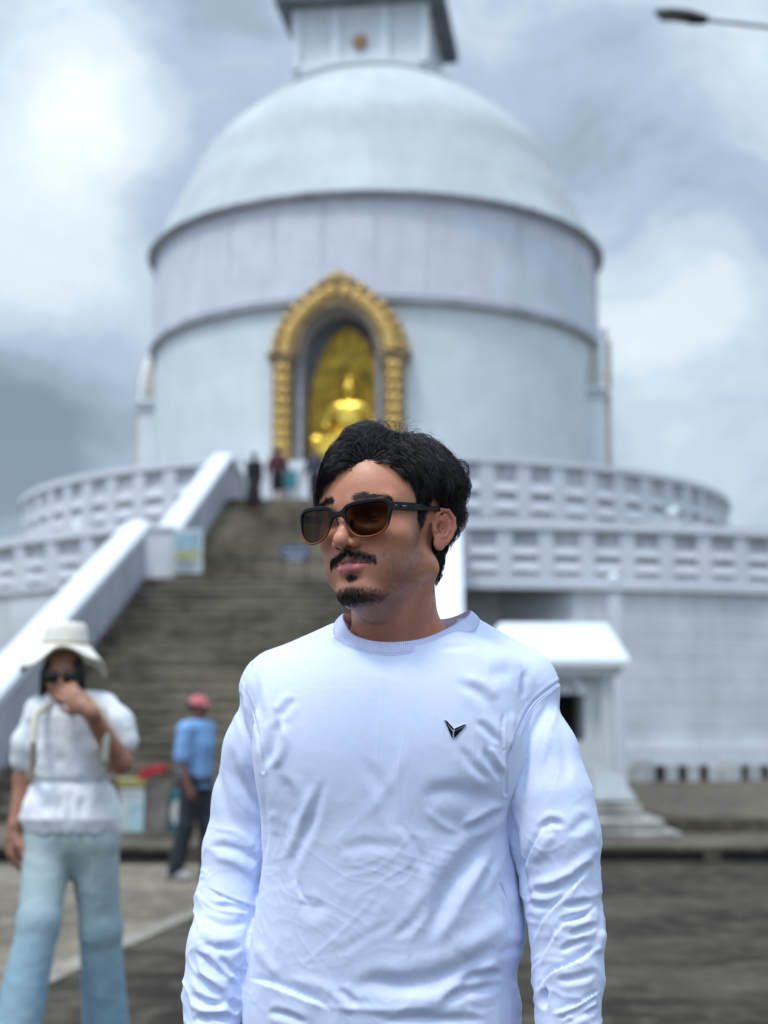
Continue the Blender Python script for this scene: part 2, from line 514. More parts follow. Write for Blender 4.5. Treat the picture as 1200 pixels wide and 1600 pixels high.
sheet('pavement_edge', strip([e0, e1, e2, e3], 0.16), 0.008, M_edge)

PZ, PZ2 = 0.16, 0.30
mb = MB()
mb.box((0, 15.55 + 60, PZ - 0.03), (160, 120, 0.06), bev=0.01)
mb.box((0, 15.75 + 60, 0.05), (160, 120, 0.10))
for i in range(46):
    mb.box((-28 + i * 1.25 + RNG.uniform(-.2, .2), 15.65, 0.05), (0.16, 0.2, 0.098))
tag(mb.build('platform', M_plat), kind='structure')
mb = MB()
mb.box((20 + 2.3, 17.6 + 30, PZ + 0.075), (40, 60, 0.15), bev=0.01)
tag(mb.build('upper_platform', M_plat), kind='structure')
mb = MB(); mb.box((0, 15.62, 0.051), (160, 0.02, 0.097)); tag(mb.build('drain_shade_strip', M_dark), kind='structure')  # dark strip stands in for the shade inside the drain slot

# ================================================================ STUPA
SCX, SCY = -0.30, 53.8
STL, STU = 4.2, 7.1           # landing level, upper terrace level
AX = R(-7.9)                  # the niche side faces a little left of the camera
stupa = empty('stupa', (SCX, SCY, STU), 'huge white domed stupa with a golden arched niche, rising above the stairs', 'stupa')
C0 = (SCX, SCY, 0)
RD = 7.80
z_r2 = Zh(470, 46.0); z_c = Zh(305, 46.0)
Z0 = STU
niche_top = Zh(462, 45.6)
def hole(a, z):
    for k in range(4):
        d = (a - (AX + k * math.pi / 2) + math.pi) % (2 * math.pi) - math.pi
        if abs(d) < 1.22 / RD and z < niche_top: return True
    return False
mb = MB()
zs = list(np.linspace(Z0, niche_top, 9)) + [z_r2 + 0.15]
mb.lathe(C0, [(RD, z) for z in zs], 320, skip=hole)
mb.build('drum', M_drum, stupa, smooth=True)
mb = MB(); mb.lathe(C0, [(RD + .02, z_r2 + .1), (RD + .16, z_r2 + .16), (RD + .12, (z_r2 + z_c) / 2), (RD + .05, z_c)], 220)
for k in range(150):
    a = 2 * math.pi * k / 150; r_ = RD + .12
    if k % 5 == 0: mb.box((SCX + r_ * math.sin(a), SCY - r_ * math.cos(a), (z_r2 + z_c) / 2), (0.05, 0.06, z_c - z_r2 - .5), rz=a)
mb.build('upper_band', M_band, stupa, smooth=True)
def moulding(z, r, w_, hgt):
    mb = MB()
    prof = [(r - .05, z - hgt)] + [(r + w_ * math.sin(t) ** .7, z - hgt * math.cos(t)) for t in np.linspace(0.1, math.pi - .1, 9)] + [(r - .05, z + hgt)]
    mb.lathe(C0, prof, 220); mb.build('moulding', M_ring, stupa, smooth=True)
moulding(z_r2, RD + .02, .22, .10)
moulding(z_c + .05, RD + .05, .32, .13)
# dome profile read off the silhouette
prof = [(RD + .22, z_c + .15)]
for py, half in ((372, 343), (340, 328), (300, 308), (250, 287), (215, 263), (190, 241), (165, 215), (140, 187), (120, 160), (104, 140)):
    prof.append((half * 53.0 / FPX * 1.0, Zh(py, 53.3 - 2.4 * ((372 - py) / 268) ** 1.3)))
prof = catmull(prof, 5)
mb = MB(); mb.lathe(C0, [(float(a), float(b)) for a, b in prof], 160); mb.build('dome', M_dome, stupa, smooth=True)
# harmika on top
ztop = float(prof[-1][1]); 
def rot_xy(x, y, a=AX): return (SCX - .22 + x * math.cos(a) - y * math.sin(a), SCY + x * math.sin(a) + y * math.cos(a))
zb = Zh(108, 50.6) + .12
mb = MB(); mb.lathe((SCX - .2, SCY, 0), [(2.2, zb - .6), (2.95, zb - .6), (3.1, zb + .12), (3.22, zb + .15), (3.22, zb + .32), (3.1, zb + .38), (0.2, zb + .38)], 80)
mb.build('top_plinth', M_cap, stupa, smooth=True)
hb = zb + .38; hw = 2.45; hh = Zh(12, 51.5) - hb + .1
mb = MB(); mb.box((*rot_xy(0, 0), hb + hh / 2), (2 * hw - .3, 2 * hw - .3, hh), rz=AX)
har = mb.build('harmika', M_white, stupa)
mb = MB()
for s_ in range(4):
    a = AX + s_ * math.pi / 2
    for x in (-hw + .16, -hw * .36, hw * .36, hw - .16):
        cx_, cy_ = rot_xy(x, -hw + .16, a); 
        if x == hw - .16: continue
        mb.box((cx_, cy_, hb + hh / 2), (.30, .30, hh - .002), rz=a, bev=.02)
    cx_, cy_ = rot_xy(0, -hw + .17, a); mb.box((cx_, cy_, hb + .11), (2 * hw - .3, .24, .22), rz=a)
    mb.box((cx_, cy_, hb + hh - .13), (2 * hw - .3, .22, .2), rz=a)
mb.build('pilasters', M_cap, har)
mb = MB()
cx_, cy_ = rot_xy(0, -hw + .1)
zc_ = Zh(63, 51.3)
for k in range(12):
    t_ = k * math.pi / 6
    dx = .2 * math.cos(t_); mx, my = rot_xy(dx, -hw + .05)
    mb.box((mx, my, zc_ + .2 * math.sin(t_)), (.13, .1, .13), rz=AX, bev=.03)
n_ = 24
ring = [(.22 * math.cos(2 * math.pi * k / n_), .22 * math.sin(2 * math.pi * k / n_)) for k in range(n_)]
ox, oy = rot_xy(0, -hw + .0)
mb.prism(ring, (-math.sin(AX) * .25, math.cos(AX) * .25, 0), (ox, oy, zc_), (math.cos(AX), math.sin(AX), 0))
mb.build('rosette', simple('rosette_bronze', (0.36, 0.20, 0.08), 0.5, 0.3, 6, metal=.3), har)
mb = MB(); ew = 3.0; ez = hb + hh
mb.box((*rot_xy(0, 0), ez + .22), (2 * ew, 2 * ew, .44), rz=AX, bev=.03)
mb.box((*rot_xy(0, 0), ez + .02), (2 * ew - .7, 2 * ew - .7, .2), rz=AX)
mb.build('eave_slab', M_eave, stupa)
mb = MB(); mb.lathe(C0, [(2.3, ez + .44)] + [(2.2 * (1 - i / 14) + (.12 if i % 2 else 0), ez + .5 + i * .42) for i in range(14)] + [(.05, ez + 7)], 40)
mb.build('spire', M_goldb, stupa, smooth=True)

# ---- niche with arch (four round the drum)
Yn = 45.75
zN0 = Zh(735, Yn); zCap = Zh(553, Yn); zApex = Zh(424, Yn); zIn = Zh(476, Yn)
W = 2.12
def arch_pts(w_, z_s, z_a, n=16, point=0.35):
    """right half from the springing to the apex"""
    out = []
    for i in range(n + 1):
        t = i / n * math.pi / 2
        x = w_ * math.cos(t) ** 0.82; z = z_s + (z_a - z_s) * (math.sin(t) ** 1.0 * (1 - point) + point * (i / n) ** 2.6)
        out.append((x, z))
    return out
def face_strip(mb, outer, inner, y0, y1):
    n = len(outer); V = []
    for (xo, zo), (xi, zi) in zip(outer, inner):
        V += [(xo, y0, zo), (xi, y0, zi), (xi, y1, zi), (xo, y1, zo)]
    F = []
    for i in range(n - 1):
        a, b = i * 4, (i + 1) * 4
        F += [(a, a + 1, b + 1, b), (a + 1, a + 2, b + 2, b + 1), (a + 2, a + 3, b + 3, b + 2), (a + 3, a, b, b + 3)]
    F += [(0, 3, 2, 1), (4 * n - 4, 4 * n - 3, 4 * n - 2, 4 * n - 1)]
    mb.add(V, F)
def niche(parent, ang, mframe):
    """local frame: x along the wall, y inwards, origin on the drum's surface"""
    def T(v):
        x, y, z = v; a = ang; r_ = RD - y
        return (SCX + r_ * math.sin(a) + x * math.cos(a), SCY - r_ * math.cos(a) + x * math.sin(a), z)
    def out(mb, name, mat, par, smooth=False):
        mb.v = [T(v) for v in mb.v]; return mb.build(name, mat, par, smooth)
    pr = -0.34; inx = 1.18
    f = MB()
    for s_ in (-1, 1):
        f.box((s_ * (W - .4), .1, (zN0 + zCap) / 2), (.62, .82, zCap - zN0), bev=.03)
        f.box((s_ * (W - .38), .06, zCap + .02), (.98, .95, .16), bev=.04)
        f.box((s_ * (W - .38), .06, zCap - .16), (.82, .9, .14), bev=.03)
        f.box((s_ * (W - .38), .06, zN0 + .15), (.85, .92, .3), bev=.03)
        oa = [(s_ * x, z) for x, z in arch_pts(W - .05, zCap + .1, zApex)]
        ia = [(s_ * x, z) for x, z in arch_pts(inx, zCap + .1, zIn, point=.12)]
        face_strip(f, oa, ia, pr, .5)
    fr = out(f, 'niche_frame', mframe, parent)
    def boss(*bx):
        g = MB()
        for i_, (c_, d_) in enumerate(bx):
            if i_ == 0: g.box(c_, d_, bev=min(d_) * .4)
            else:
                rr = d_[0] * .62; k0 = len(g.v)
                g.lathe((0, 0, 0), [(rr * math.sin(t_), -rr * math.cos(t_)) for t_ in np.linspace(.05, math.pi - .05, 8)], 12)
                g.v[k0:] = [(c_[0] + a_, c_[1] + b_ * .9 - .01, c_[2] + c2) for a_, b_, c2 in g.v[k0:]]
        out(g, 'gold_boss', M_gold if mframe is M_frame else M_cream, fr)
    for s_ in (-1, 1):
        for i in range(9):
            z = zN0 + .5 + i * (zCap - zN0 - .75) / 8.4
            boss(((s_ * (W - .4), pr - .0, z), (.44, .16, .30)), ((s_ * (W - .4) - .08, pr - .08, z + .02), (.18, .14, .16)), ((s_ * (W - .4) + .12, pr - .07, z - .03), (.14, .12, .14)))
        oa = arch_pts(W - .05, zCap + .1, zApex); ia = arch_pts(inx, zCap + .1, zIn, point=.12)
        for i in range(1, 16, 2):
            x = (oa[i][0] * .5 + ia[i][0] * .5); z = (oa[i][1] * .5 + ia[i][1] * .5)
            xb = (oa[i][0] * .88 + ia[i][0] * .12); zb1 = (oa[i][1] * .88 + ia[i][1] * .12)
            boss(((s_ * x, pr - .03, z), (.38, .18, .34)), ((s_ * x + .05, pr - .12, z + .04), (.17, .14, .16)), ((s_ * xb, pr - .02, zb1), (.15, .12, .18)))
            boss(((s_ * oa[i][0], .05, oa[i][1] + .03), (.16, .5, .18)))
    boss(((0, pr - .02, zApex - .12), (.26, .16, .3)))
    c = MB(); dp = 1.25
    c.add([(-1.3, -.1, zN0), (-1.3, dp, zN0), (-1.3, dp, zIn + .1), (-1.3, -.1, zIn + .1), (1.3, -.1, zN0), (1.3, dp, zN0), (1.3, dp, zIn + .1), (1.3, -.1, zIn + .1)],
          [(0, 1, 2, 3), (4, 7, 6, 5), (1, 5, 6, 2), (3, 2, 6, 7), (0, 4, 5, 1)])
    for s_ in (-1, 1):
        c.box((s_ * 1.22, .45, (zN0 + zCap) / 2), (.14, 1.0, zCap - zN0 - .02))
        face_strip(c, [(s_ * x, z) for x, z in arch_pts(1.3, zCap, zIn + .08, point=.1)], [(s_ * x, z) for x, z in arch_pts(1.12, zCap, zIn - .08, point=.1)], -.05, 1.0)
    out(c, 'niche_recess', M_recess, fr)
    b = MB(); zb_ = Zh(508, Yn + 1); half = 1.2
    pts = [(half * .92, zN0 + .02), (half, zN0 + 1.1), (half, zN0 + 2.6), (half * .86, zN0 + 3.3), (half * .5, zb_ - .45), (half * .15, zb_ - .12), (0, zb_)]
    poly = pts + [(-x, z) for x, z in pts[-2::-1]]
    poly = [(x + .12, z) for x, z in poly]
    b.prism(poly, (0, .12, 0), (0, .86, 0))
    for k in range(11):      # carved flame rays of the backdrop
        t_ = -1.25 + 2.5 * k / 10; rr = 1.15
        b.box((math.sin(t_) * rr * .72 + .1, .84, zN0 + 2.0 + math.cos(t_) * rr * 1.15), (.15, .10, .6), bev=.04)
        b.box((math.sin(t_) * rr * .45 + .1, .84, zN0 + 1.9 + math.cos(t_) * rr * .7), (.12, .09, .4), bev=.04)
    out(b, 'gold_backdrop', M_goldb, fr)
    return T
TF = niche(stupa, AX, M_frame)
for k in (1, 3): niche(stupa, AX + k * math.pi / 2, M_cap)

# golden seated Buddha statue in the front niche
def buddha_sdf(p):       # local: x right, y inward, z up; seat at 0; about 1.9 m tall
    q = p.copy(); q[:, 0] = np.abs(q[:, 0])
    d = el_(p, (0, .02, .62), (.34, .22, .45))
    d = sm(d, el_(q, (.22, .02, .92), (.24, .17, .17)), .12)
    d = sm(d, rc(q, (.40, .02, .93), (.56, .02, .52), .105, .085), .06)
    d = sm(d, rc(q, (.56, .0, .50), (.18, -.32, .30), .08, .055), .04)
    d = sm(d, rc(q, (.2, -.05, .16), (.74, -.20, .15), .17, .14), .08)
    d = sm(d, rc(q, (.72, -.22, .13), (.05, -.42, .15), .13, .09), .06)
    d = sm(d, rc(p, (0, 0, 1.02), (0, -.01, 1.2), .085, .08), .05)
    d = sm(d, el_(p, (0, -.02, 1.36), (.165, .185, .22)), .03)
    d = sm(d, sp(p, (0, .03, 1.60), .075), .04)
    d = sm(d, sp(p, (0, -.21, 1.34), .028), .03)
    d = sm(d, rc(q, (.165, .0, 1.42), (.175, .0, 1.22), .025, .03), .015)
    base = np.maximum(el_(p, (0, -.05, -.1), (.95, .6, .28)), -(p[:, 2] + .34))
    return np.minimum(d, base)
V, Q = extract(buddha_sdf, (-1.1, -.8, -.45), (1.1, .5, 1.8), .022)
sc_ = 1.36
zB = Zh(686, 46) - .15 * sc_
bx, by, _ = TF((.26, .42, 0))
Vw = np.stack([bx + sc_ * (V[:, 0] * math.cos(AX) - V[:, 1] * math.sin(AX)), by + sc_ * (V[:, 0] * math.sin(AX) + V[:, 1] * math.cos(AX)), zB + sc_ * V[:, 2]], -1)
st = empty('buddha_statue', (bx, by, zB - .34 * sc_), 'golden seated Buddha statue with folded legs inside the arched niche', 'statue')
mesh_np('figure', Vw, Q, M_goldy, st)
mb = MB(); zz = zB - .34 * sc_
def bl_(x, y): return (bx + x * math.cos(AX) - y * math.sin(AX), by + x * math.sin(AX) + y * math.cos(AX))
mb.box((*bl_(0, 0), (zN0 + zz) / 2), (2.1, 1.1, zz - zN0), rz=AX, bev=.05)
mb.box((*bl_(0, -.02), zz - .06), (2.25, 1.2, .12), rz=AX, bev=.03)
mb.build('lotus_base', M_goldb, st)

# ================================================================ TERRACES
def cpt(r, t, z=0): return (SCX + r * math.sin(t), SCY - r * math.cos(t), z)
def ring_wall(mb, rf, t0, t1, z0, z1, th=.3, n=40, cap=True):
    V = []
    for k in range(n + 1):
        t = t0 + (t1 - t0) * k / n; r = rf(t)
        V += [cpt(r, t, z0), cpt(r, t, z1), cpt(r - th, t, z1), cpt(r - th, t, z0)]
    F = []
    for k in range(n):
        a, b = 4 * k, 4 * k + 4
        for i in range(4): F.append((a + i, b + i, b + (i + 1) % 4, a + (i + 1) % 4))
    F += [(0, 1, 2, 3), (4 * n + 3, 4 * n + 2, 4 * n + 1, 4 * n)]
    mb.add(V, F)
def parapet(parent, rf, t0, t1, z0, hgt, pitch, gap):
    zt = z0 + hgt
    m = MB(); ring_wall(m, lambda t: rf(t) + .06, t0, t1, zt - .17, zt, .42); m.build('coping', M_cap, parent)
    m = MB(); ring_wall(m, rf, t0, t1, z0 - .02, z0 + .10, .30)
    ring_wall(m, rf, t0, t1, zt - .22, zt - .172, .28)
    nb_ = max(1, int(abs(t1 - t0) * rf((t0 + t1) / 2) / pitch))
    back = MB(); ring_wall(back, lambda t: rf(t) - .12, t0, t1, z0 + .10, zt - .22, .08); 
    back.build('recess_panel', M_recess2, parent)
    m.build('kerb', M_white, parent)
    for k in range(nb_ + 1):
        t = t0 + (t1 - t0) * k / nb_; r = rf(t) - .13
        if abs(t) > R(75): continue
        m = MB(); m.box(cpt(r, t, (z0 + zt) / 2 - .06), (pitch - gap, .262, hgt - .315), rz=t); m.build('pilaster', M_white, parent)
    ih = hgt - .33
    for k in range(nb_):
        t = t0 + (t1 - t0) * (k + .5) / nb_; r = rf(t) - .075; s = MB()
        if abs(t) > R(75): continue
        for j, (fz, sh) in enumerate(((.50, .10), (.12, .16))):
            s.box(cpt(r, t, z0 + .10 + ih * fz + sh / 2 * ih), (gap + .01, .10, ih * (.20 if j == 0 else .24)), rz=t, rx=R(-18), bev=.012)
        s.build('louvre', M_white, parent)
RU = 12.2
up = empty('upper_terrace', (SCX, SCY, STL), 'upper circular white terrace with louvred parapet around the foot of the stupa', 'terrace')
hU = Zh(706, 41.4) - STU
for a0, a1 in ((R(-150), R(-17.8)), (R(9.8), R(150))):
    parapet(up, lambda t: RU, a0, a1, STU, hU, 1.10, .66)
m = MB()
ring_wall(m, lambda t: RU - .04, R(-170), R(170), STL - .1, STU - .02, .4, 120)
m.build('wall', M_wall, up)
m = MB(); m.lathe((SCX, SCY, 0), [(RU - .2, STU), (0.5, STU)], 90)
m.build('terrace_floor', M_plat, up)

RL0 = 23.9
def RLf(t):
    d = math.degrees(t)
    return RL0 - (0.18 * (abs(d) - 11) if d < -11 else 0.0) * 1.0
lo_ = empty('lower_terrace', (SCX, SCY, 0), 'lower white terrace with brick pattern wall and louvred parapet on both sides of the stairs', 'terrace')
hL = Zh(813, 30.1) - STL
for a0, a1 in ((R(-70), R(-11.6)), (R(4.4), R(75))):
    parapet(lo_, RLf, a0, a1, STL, hL, .84, .53)
def RW(t):
    d = math.degrees(t)
    if 3.5 < d < 12: return RLf(t) - .08 - 1.25 * max(0, min(1, (9.8 - d) / 3.0))
    return RLf(t) - .08
m = MB()
ring_wall(m, RW, R(3.6), R(75), .62, STL - .022, .5, 160)
ring_wall(m, RW, R(-70), R(-9), .3, STL - .022, .5, 60)
m.build('wall', M_wall, lo_)
m = MB()
ring_wall(m, lambda t: RW(t) + .10, R(3.6), R(75), .60, .98, .2, 120)
ring_wall(m, lambda t: RLf(t) + .03, R(4.4), R(75), STL - .16, STL - .024, .2, 120)
m.build('base_moulding', M_white, lo_)
m = MB()
ring_wall(m, lambda t: RW(t) - .3, R(3.6), R(75), -.05, .63, .3, 120); m.build('shadow_plinth', simple('shade_toned_plinth', (0.12, 0.115, 0.105), .9, .4, 2.0), lo_)  # dark tone stands in for shade in the gap under the wall
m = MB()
V = [cpt(RLf(R(d)) - .2, R(d), STL - .012) for d in range(-70, 76, 3)]; V.append((SCX, SCY, STL - .012))
m.add(V, [(i, i + 1, len(V) - 1) for i in range(len(V) - 2)])
m.build('terrace_floor', M_plat, lo_)
mb = MB()
for d0 in np.arange(4.4, 34, 1.05):
    t = R(d0); 
    if RNG.random() < .12: continue
    wv = RNG.uniform(.17, .24)
    mb.box(cpt(RLf(t) + .55, t, .16 + .24), (wv, .16, .50 + RNG.uniform(-.06, .0)), rz=t, bev=.02)
ring_wall(mb, lambda t: RLf(t) + .63, R(4.4), R(34), .16, .27, .15, 40)
for d0 in (12.4, 16.6, 21, 26): mb.box(cpt(RLf(R(d0)) + .56, R(d0), .45), (.34, .22, .60), rz=R(d0), bev=.02)
o = mb.build('low_balustrade', whitewash('peeling_white_paint', (0.62, 0.63, 0.62), 0.75, scale=3)); tag(o, 'low white balustrade of short stained posts along the foot of the terrace wall', 'balustrade')

# ================================================================ STAIRS
def axc(Y): return -1.775 + .046 * (Y - 30)
stair = empty('staircase', (axc(19.4), 19.4, PZ), 'wide two-flight brown stone staircase with white side walls leading up to the stupa', 'staircase')
def flight(y0, z0, y1, z1, half, n):
    m = MB(); dy = (y1 - y0) / n; dz = (z1 - z0) / n
    for i in range(n):
        ya = y0 + i * dy; yb = y1 + .0
        m.box((axc(ya + dy), (ya + yb) / 2, z0 + (i + .5) * dz), (2 * half, yb - ya, dz), bev=.012)
        m.box((axc(ya + dy), ya + .02, z0 + (i + 1) * dz - .02), (2 * half - .01, .06, .038))
    return m
M_nose = simple('pale_nosing', (0.195, 0.175, 0.137), .85, .5, 1.5)  # paler edge strips that make each step line show
def nosing(y0, z0, y1, z1, half, n):
    m = MB(); dy = (y1 - y0) / n; dz = (z1 - z0) / n
    for i in range(n):
        ya = y0 + i * dy; m.box((axc(ya + dy), ya - .006, z0 + (i + 1) * dz - .018), (2 * half - .3, .03, .045))
    return m
nosing(19.3, PZ, 30.0, STL, 2.95, 25).build('nosing', M_nose, stair)
m = flight(19.3, PZ, 30.0, STL, 2.95, 25)
m.build('lower_flight', M_stair, stair)
m = MB(); m.box((axc(31), 30.76, STL - .25), (6.2, 1.52, .5)); m.build('landing', M_stair, stair)
m = flight(31.5, STL, 39.0, STU, 2.62, 17); m.build('upper_flight', M_stair, stair)
m = MB(); m.box((axc(40.4), 40.7, STU - .25), (6.2, 3.4, .494)); m.build('top_platform', M_stair, stair)
def slopewall(xf, y0, z0, y1, z1, h, th, capn, matw=None, parent=stair, cap_w=.16):
    m = MB(); V = []
    for y, z in ((y0, z0), (y1, z1)):
        x = xf(y)
        V += [(x - th / 2, y, min(z0, z) - 1.2 if y == y0 else z - 1.2), (x + th / 2, y, min(z0, z) - 1.2 if y == y0 else z - 1.2), (x + th / 2, y, z + h - .16), (x - th / 2, y, z + h - .16)]
    V = [(a, b, max(c, .17)) for a, b, c in V]
    m.add(V, [(0, 1, 2, 3), (7, 6, 5, 4), (1, 5, 6, 2), (0, 3, 7, 4), (3, 2, 6, 7), (0, 4, 5, 1)])
    o = m.build('side_wall', matw or M_side_shade, parent)
    m = MB(); V = []
    th2 = th + cap_w
    for y, z in ((y0 - .12, z0 - .12 * (z1 - z0) / (y1 - y0)), (y1 + .05, z1 + .05 * (z1 - z0) / (y1 - y0))):
        x = xf(y)
        V += [(x - th2 / 2, y, z + h - .16), (x + th2 / 2, y, z + h - .16), (x + th2 / 2, y, z + h - .03), (x + th2 / 2 - .1, y, z + h + .02), (x - th2 / 2 + .1, y, z + h + .02), (x - th2 / 2, y, z + h - .03)]
    m.add(V, [(0, 1, 2, 3, 4, 5), (11, 10, 9, 8, 7, 6)] + [(i, i + 6, (i + 1) % 6 + 6, (i + 1) % 6) for i in range(6)])
    m.build('coping', M_cap, o)
for s_ in (-1, 1):
    slopewall(lambda y: axc(y) + s_ * 3.05, 18.6, .05, 29.9, 4.22, 1.12, .34, 'c')
    slopewall(lambda y: axc(y) + s_ * 2.80, 31.3, 4.12, 39.0, STU + .05, 1.18, .34, 'c')
m = MB()
x0, x1 = Xh(227, 860, 30.9), Xh(270, 860, 30.9)
z1_ = Zh(829, 30.9)
m.box(((x0 + x1) / 2, 31.05, (STL + z1_) / 2), (x1 - x0, .5, z1_ - STL), bev=.02)
m.box(((x0 + x1) / 2, 31.05, z1_ + .04), (x1 - x0 + .1, .6, .1), bev=.02)
m.build('newel_post', M_white, stair)
m = MB(); m.box((axc(31) + 2.95, 31.05, (STL + z1_) / 2), (x1 - x0, .5, z1_ - STL), bev=.02); m.build('newel_post', M_white, stair)
for s_ in (-1, 1):   # level parapet from the top of the stairs to the terrace ring
    m = MB(); m.box((axc(40.4) + s_ * 2.85, 40.6, STU + .55), (.34, 3.0, 1.1)); m.build('side_wall', M_side_shade, stair)
    m = MB(); m.box((axc(40.4) + s_ * 2.85, 40.6, STU + 1.17), (.5, 3.1, .14), bev=.02); m.build('coping', M_cap, stair)

# white plinth wall with steps below the niche
pl = empty('plinth', (SCX - .9, 44.2, STU), 'white plinth wall under the golden niche at the top of the stairs', 'plinth')
m = MB(); ax_ = TF((0, -.9, 0)); m.box((ax_[0], ax_[1], (STU + zN0) / 2), (6.4, 2.4, zN0 - STU), rz=AX, bev=.03); m.build('block', M_cap, pl)
m = MB(); ax2 = TF((0, -2.15, 0)); m.box((ax2[0], ax2[1], STU + .3), (3.0, .6, .6), rz=AX, bev=.02); ax3 = TF((0, -2.6, 0)); m.box((ax3[0], ax3[1], STU + .15), (3.0, .5, .3), rz=AX, bev=.02)
m.build('step', M_white, pl)

# ---- notice board beside the newel and the small blue sign on the stairs
nb0 = empty('notice_board', (*P(293, 893, 30.3)[:2], STL), 'pale upright notice board with faded blue and green picture beside the white newel post', 'notice board')
def quadbox(name, pxa, pya, pxb, pyb, Y, th, mat, parent):
    a = P(pxa, pya, Y); b = P(pxb, pyb, Y)
    m = MB(); m.box(((a[0] + b[0]) / 2, Y + th / 2, (a[2] + b[2]) / 2), (abs(b[0] - a[0]), th, abs(a[2] - b[2])), bev=min(.012, th * .3)); return m.build(name, mat, parent)
quadbox('board', 270, 827, 316, 895, 30.3, .05, simple('pale_board', (0.55, 0.60, 0.60), .6, .1, 3), nb0)
quadbox('picture', 274, 832, 312, 858, 30.29, .008, simple('faded_sky_blue', (0.36, 0.52, 0.60), .6, .25, 5), nb0)
quadbox('picture', 274, 861, 312, 876, 30.29, .008, simple('faded_green_yellow', (0.46, 0.47, 0.24), .6, .35, 6), nb0)
quadbox('text_lines', 276, 879, 310, 882, 30.285, .006, simple('faded_blue_ink', (0.22, 0.32, 0.42), .6, .3, 8), nb0)
quadbox('text_lines', 276, 886, 303, 888, 30.285, .006, bpy.data.materials['faded_blue_ink'], nb0)
for px in (276, 310):
    a = P(px, 890, 30.33); m = MB(); m.box((a[0], 30.38, STL + .1), (.05, .05, .3)); m.build('leg', M_recess, nb0)
sg = empty('sign', (*P(460, 875, 28.6)[:2], Zh(877, 28.6)), 'small dark blue sign with white lettering standing on the stairs', 'sign')
quadbox('panel', 438, 852, 482, 876, 28.6, .03, simple('navy_sign_paint', (0.035, 0.06, 0.15), .5, .2, 4), sg)
m = MB()
for row, (py, segs) in enumerate(((858, ((444, 450), (452, 459), (462, 466), (468, 476))), (866, ((442, 447), (449, 452), (455, 463), (466, 470), (472, 478))), (872, ((450, 456), (459, 471))))):
    for a_, b_ in segs:
        p0 = P(a_, py, 28.59); p1 = P(b_, py + 3, 28.59); m.box(((p0[0] + p1[0]) / 2, 28.592, (p0[2] + p1[2]) / 2), (p1[0] - p0[0], .006, p0[2] - p1[2]))
m.build('lettering', simple('sign_white', (0.55, 0.58, 0.62), .6, .1), sg)
for px in (442, 478):
    a = P(px, 874, 28.65); m = MB(); m.box((a[0], 28.66, a[2] - .17), (.03, .03, .5)); m.build('leg', M_dark, sg)

# ================================================================ SMALL SHRINE ON THE RIGHT
YS = 17.3
shx = Xh(868, 1100, YS)
sh = empty('shrine', (shx, YS + .5, PZ), 'small white roadside shrine with sloping roof slab and dark niche, right of the man', 'shrine')
zE = Zh(1042, YS - .1); zT = Zh(975, YS + .35)
m = MB(); ew_ = .80
V = [(shx - ew_, YS - .3, zE), (shx + ew_, YS - .3, zE), (shx + ew_, YS + 1.3, zE), (shx - ew_, YS + 1.3, zE),
     (shx - ew_ - .0, YS - .3, zE + .07), (shx + ew_, YS - .3, zE + .07), (shx + ew_, YS + 1.3, zE + .07), (shx - ew_, YS + 1.3, zE + .07),
     (shx - .60, YS + .1, zT), (shx + .60, YS + .1, zT), (shx + .60, YS + .95, zT), (shx - .60, YS + .95, zT)]
m.add(V, [(3, 2, 1, 0), (0, 1, 5, 4), (1, 2, 6, 5), (2, 3, 7, 6), (3, 0, 4, 7), (4, 5, 9, 8), (5, 6, 10, 9), (6, 7, 11, 10), (7, 4, 8, 11), (8, 9, 10, 11)])
m.box((shx, YS + .5, zE - .05), (1.42, 1.42, .1), bev=.02)
m.build('roof', whitewash('shrine_roof_paint', (0.74, 0.79, 0.81), .15, scale=2), sh)
M_shr = whitewash('shrine_paint', (0.60, 0.63, 0.64), .35, scale=2.5)
m = MB()
zo0, zo1 = Zh(1158, YS), Zh(1084, YS)
oh = (912 - 868) / FPX * YS; bw = .63
zb0 = PZ + .34
for s_ in (-1, 1):
    cx_ = shx + s_ * (oh + bw) / 2
    m.box((cx_, YS + .5, (zb0 + zE) / 2), (bw - oh, 1.1, zE - zb0))
    m.box((shx + s_ * (bw - .07), YS - .1, (zb0 + zE) / 2 - .05), (.14, .14, zE - zb0 - .1), bev=.02)
m.box((shx, YS + .5, (zb0 + zo0) / 2), (2 * oh - .002, 1.08, zo0 - zb0)); m.box((shx, YS + .5, (zo1 + zE) / 2), (2 * oh - .002, 1.08, zE - zo1))
m.box((shx, YS + .96, (zo0 + zo1) / 2), (2 * oh - .004, .1, zo1 - zo0))
for s_ in (-1, 1):   # flared foot
    for i in range(6):
        m.box((shx + s_ * (bw - .12 + .035 * i * .5), YS + .45 - .02 * i, zb0 + .36 - i * .06), (.26 + .035 * i, 1.18 + .05 * i, .062))
m.build('body', M_shr, sh)
m = MB(); m.box((shx, YS + .88, (zo0 + zo1) / 2), (2 * oh - .01, .05, zo1 - zo0 - .01)); m.build('niche_shade_panel', M_dark, sh)  # near-black panel in place of the shade deep inside the niche
m = MB(); m.lathe((shx, 0, 0), [(0, 0)], 3) if False else None
for i in range(9):
    t = math.pi * i / 8; m.box((shx + .30 * math.cos(t), YS - .075, zo1 + .02 + .18 * math.sin(t)), (.1, .06, .1), bev=.02)
m.build('arch_moulding', M_cap, sh)
m = MB()
m.box((shx, YS + .4, PZ + .26), (1.75, 1.7, .16), bev=.02); m.box((shx, YS + .35, PZ + .13), (2.15, 2.0, .13), bev=.03); m.box((shx, YS + .3, PZ + .035), (2.45, 2.2, .07), bev=.02)
m.build('base_steps', simple('lime_stained_stone', (0.36, 0.35, 0.32), .8, .35, 3, bump=.4), sh)

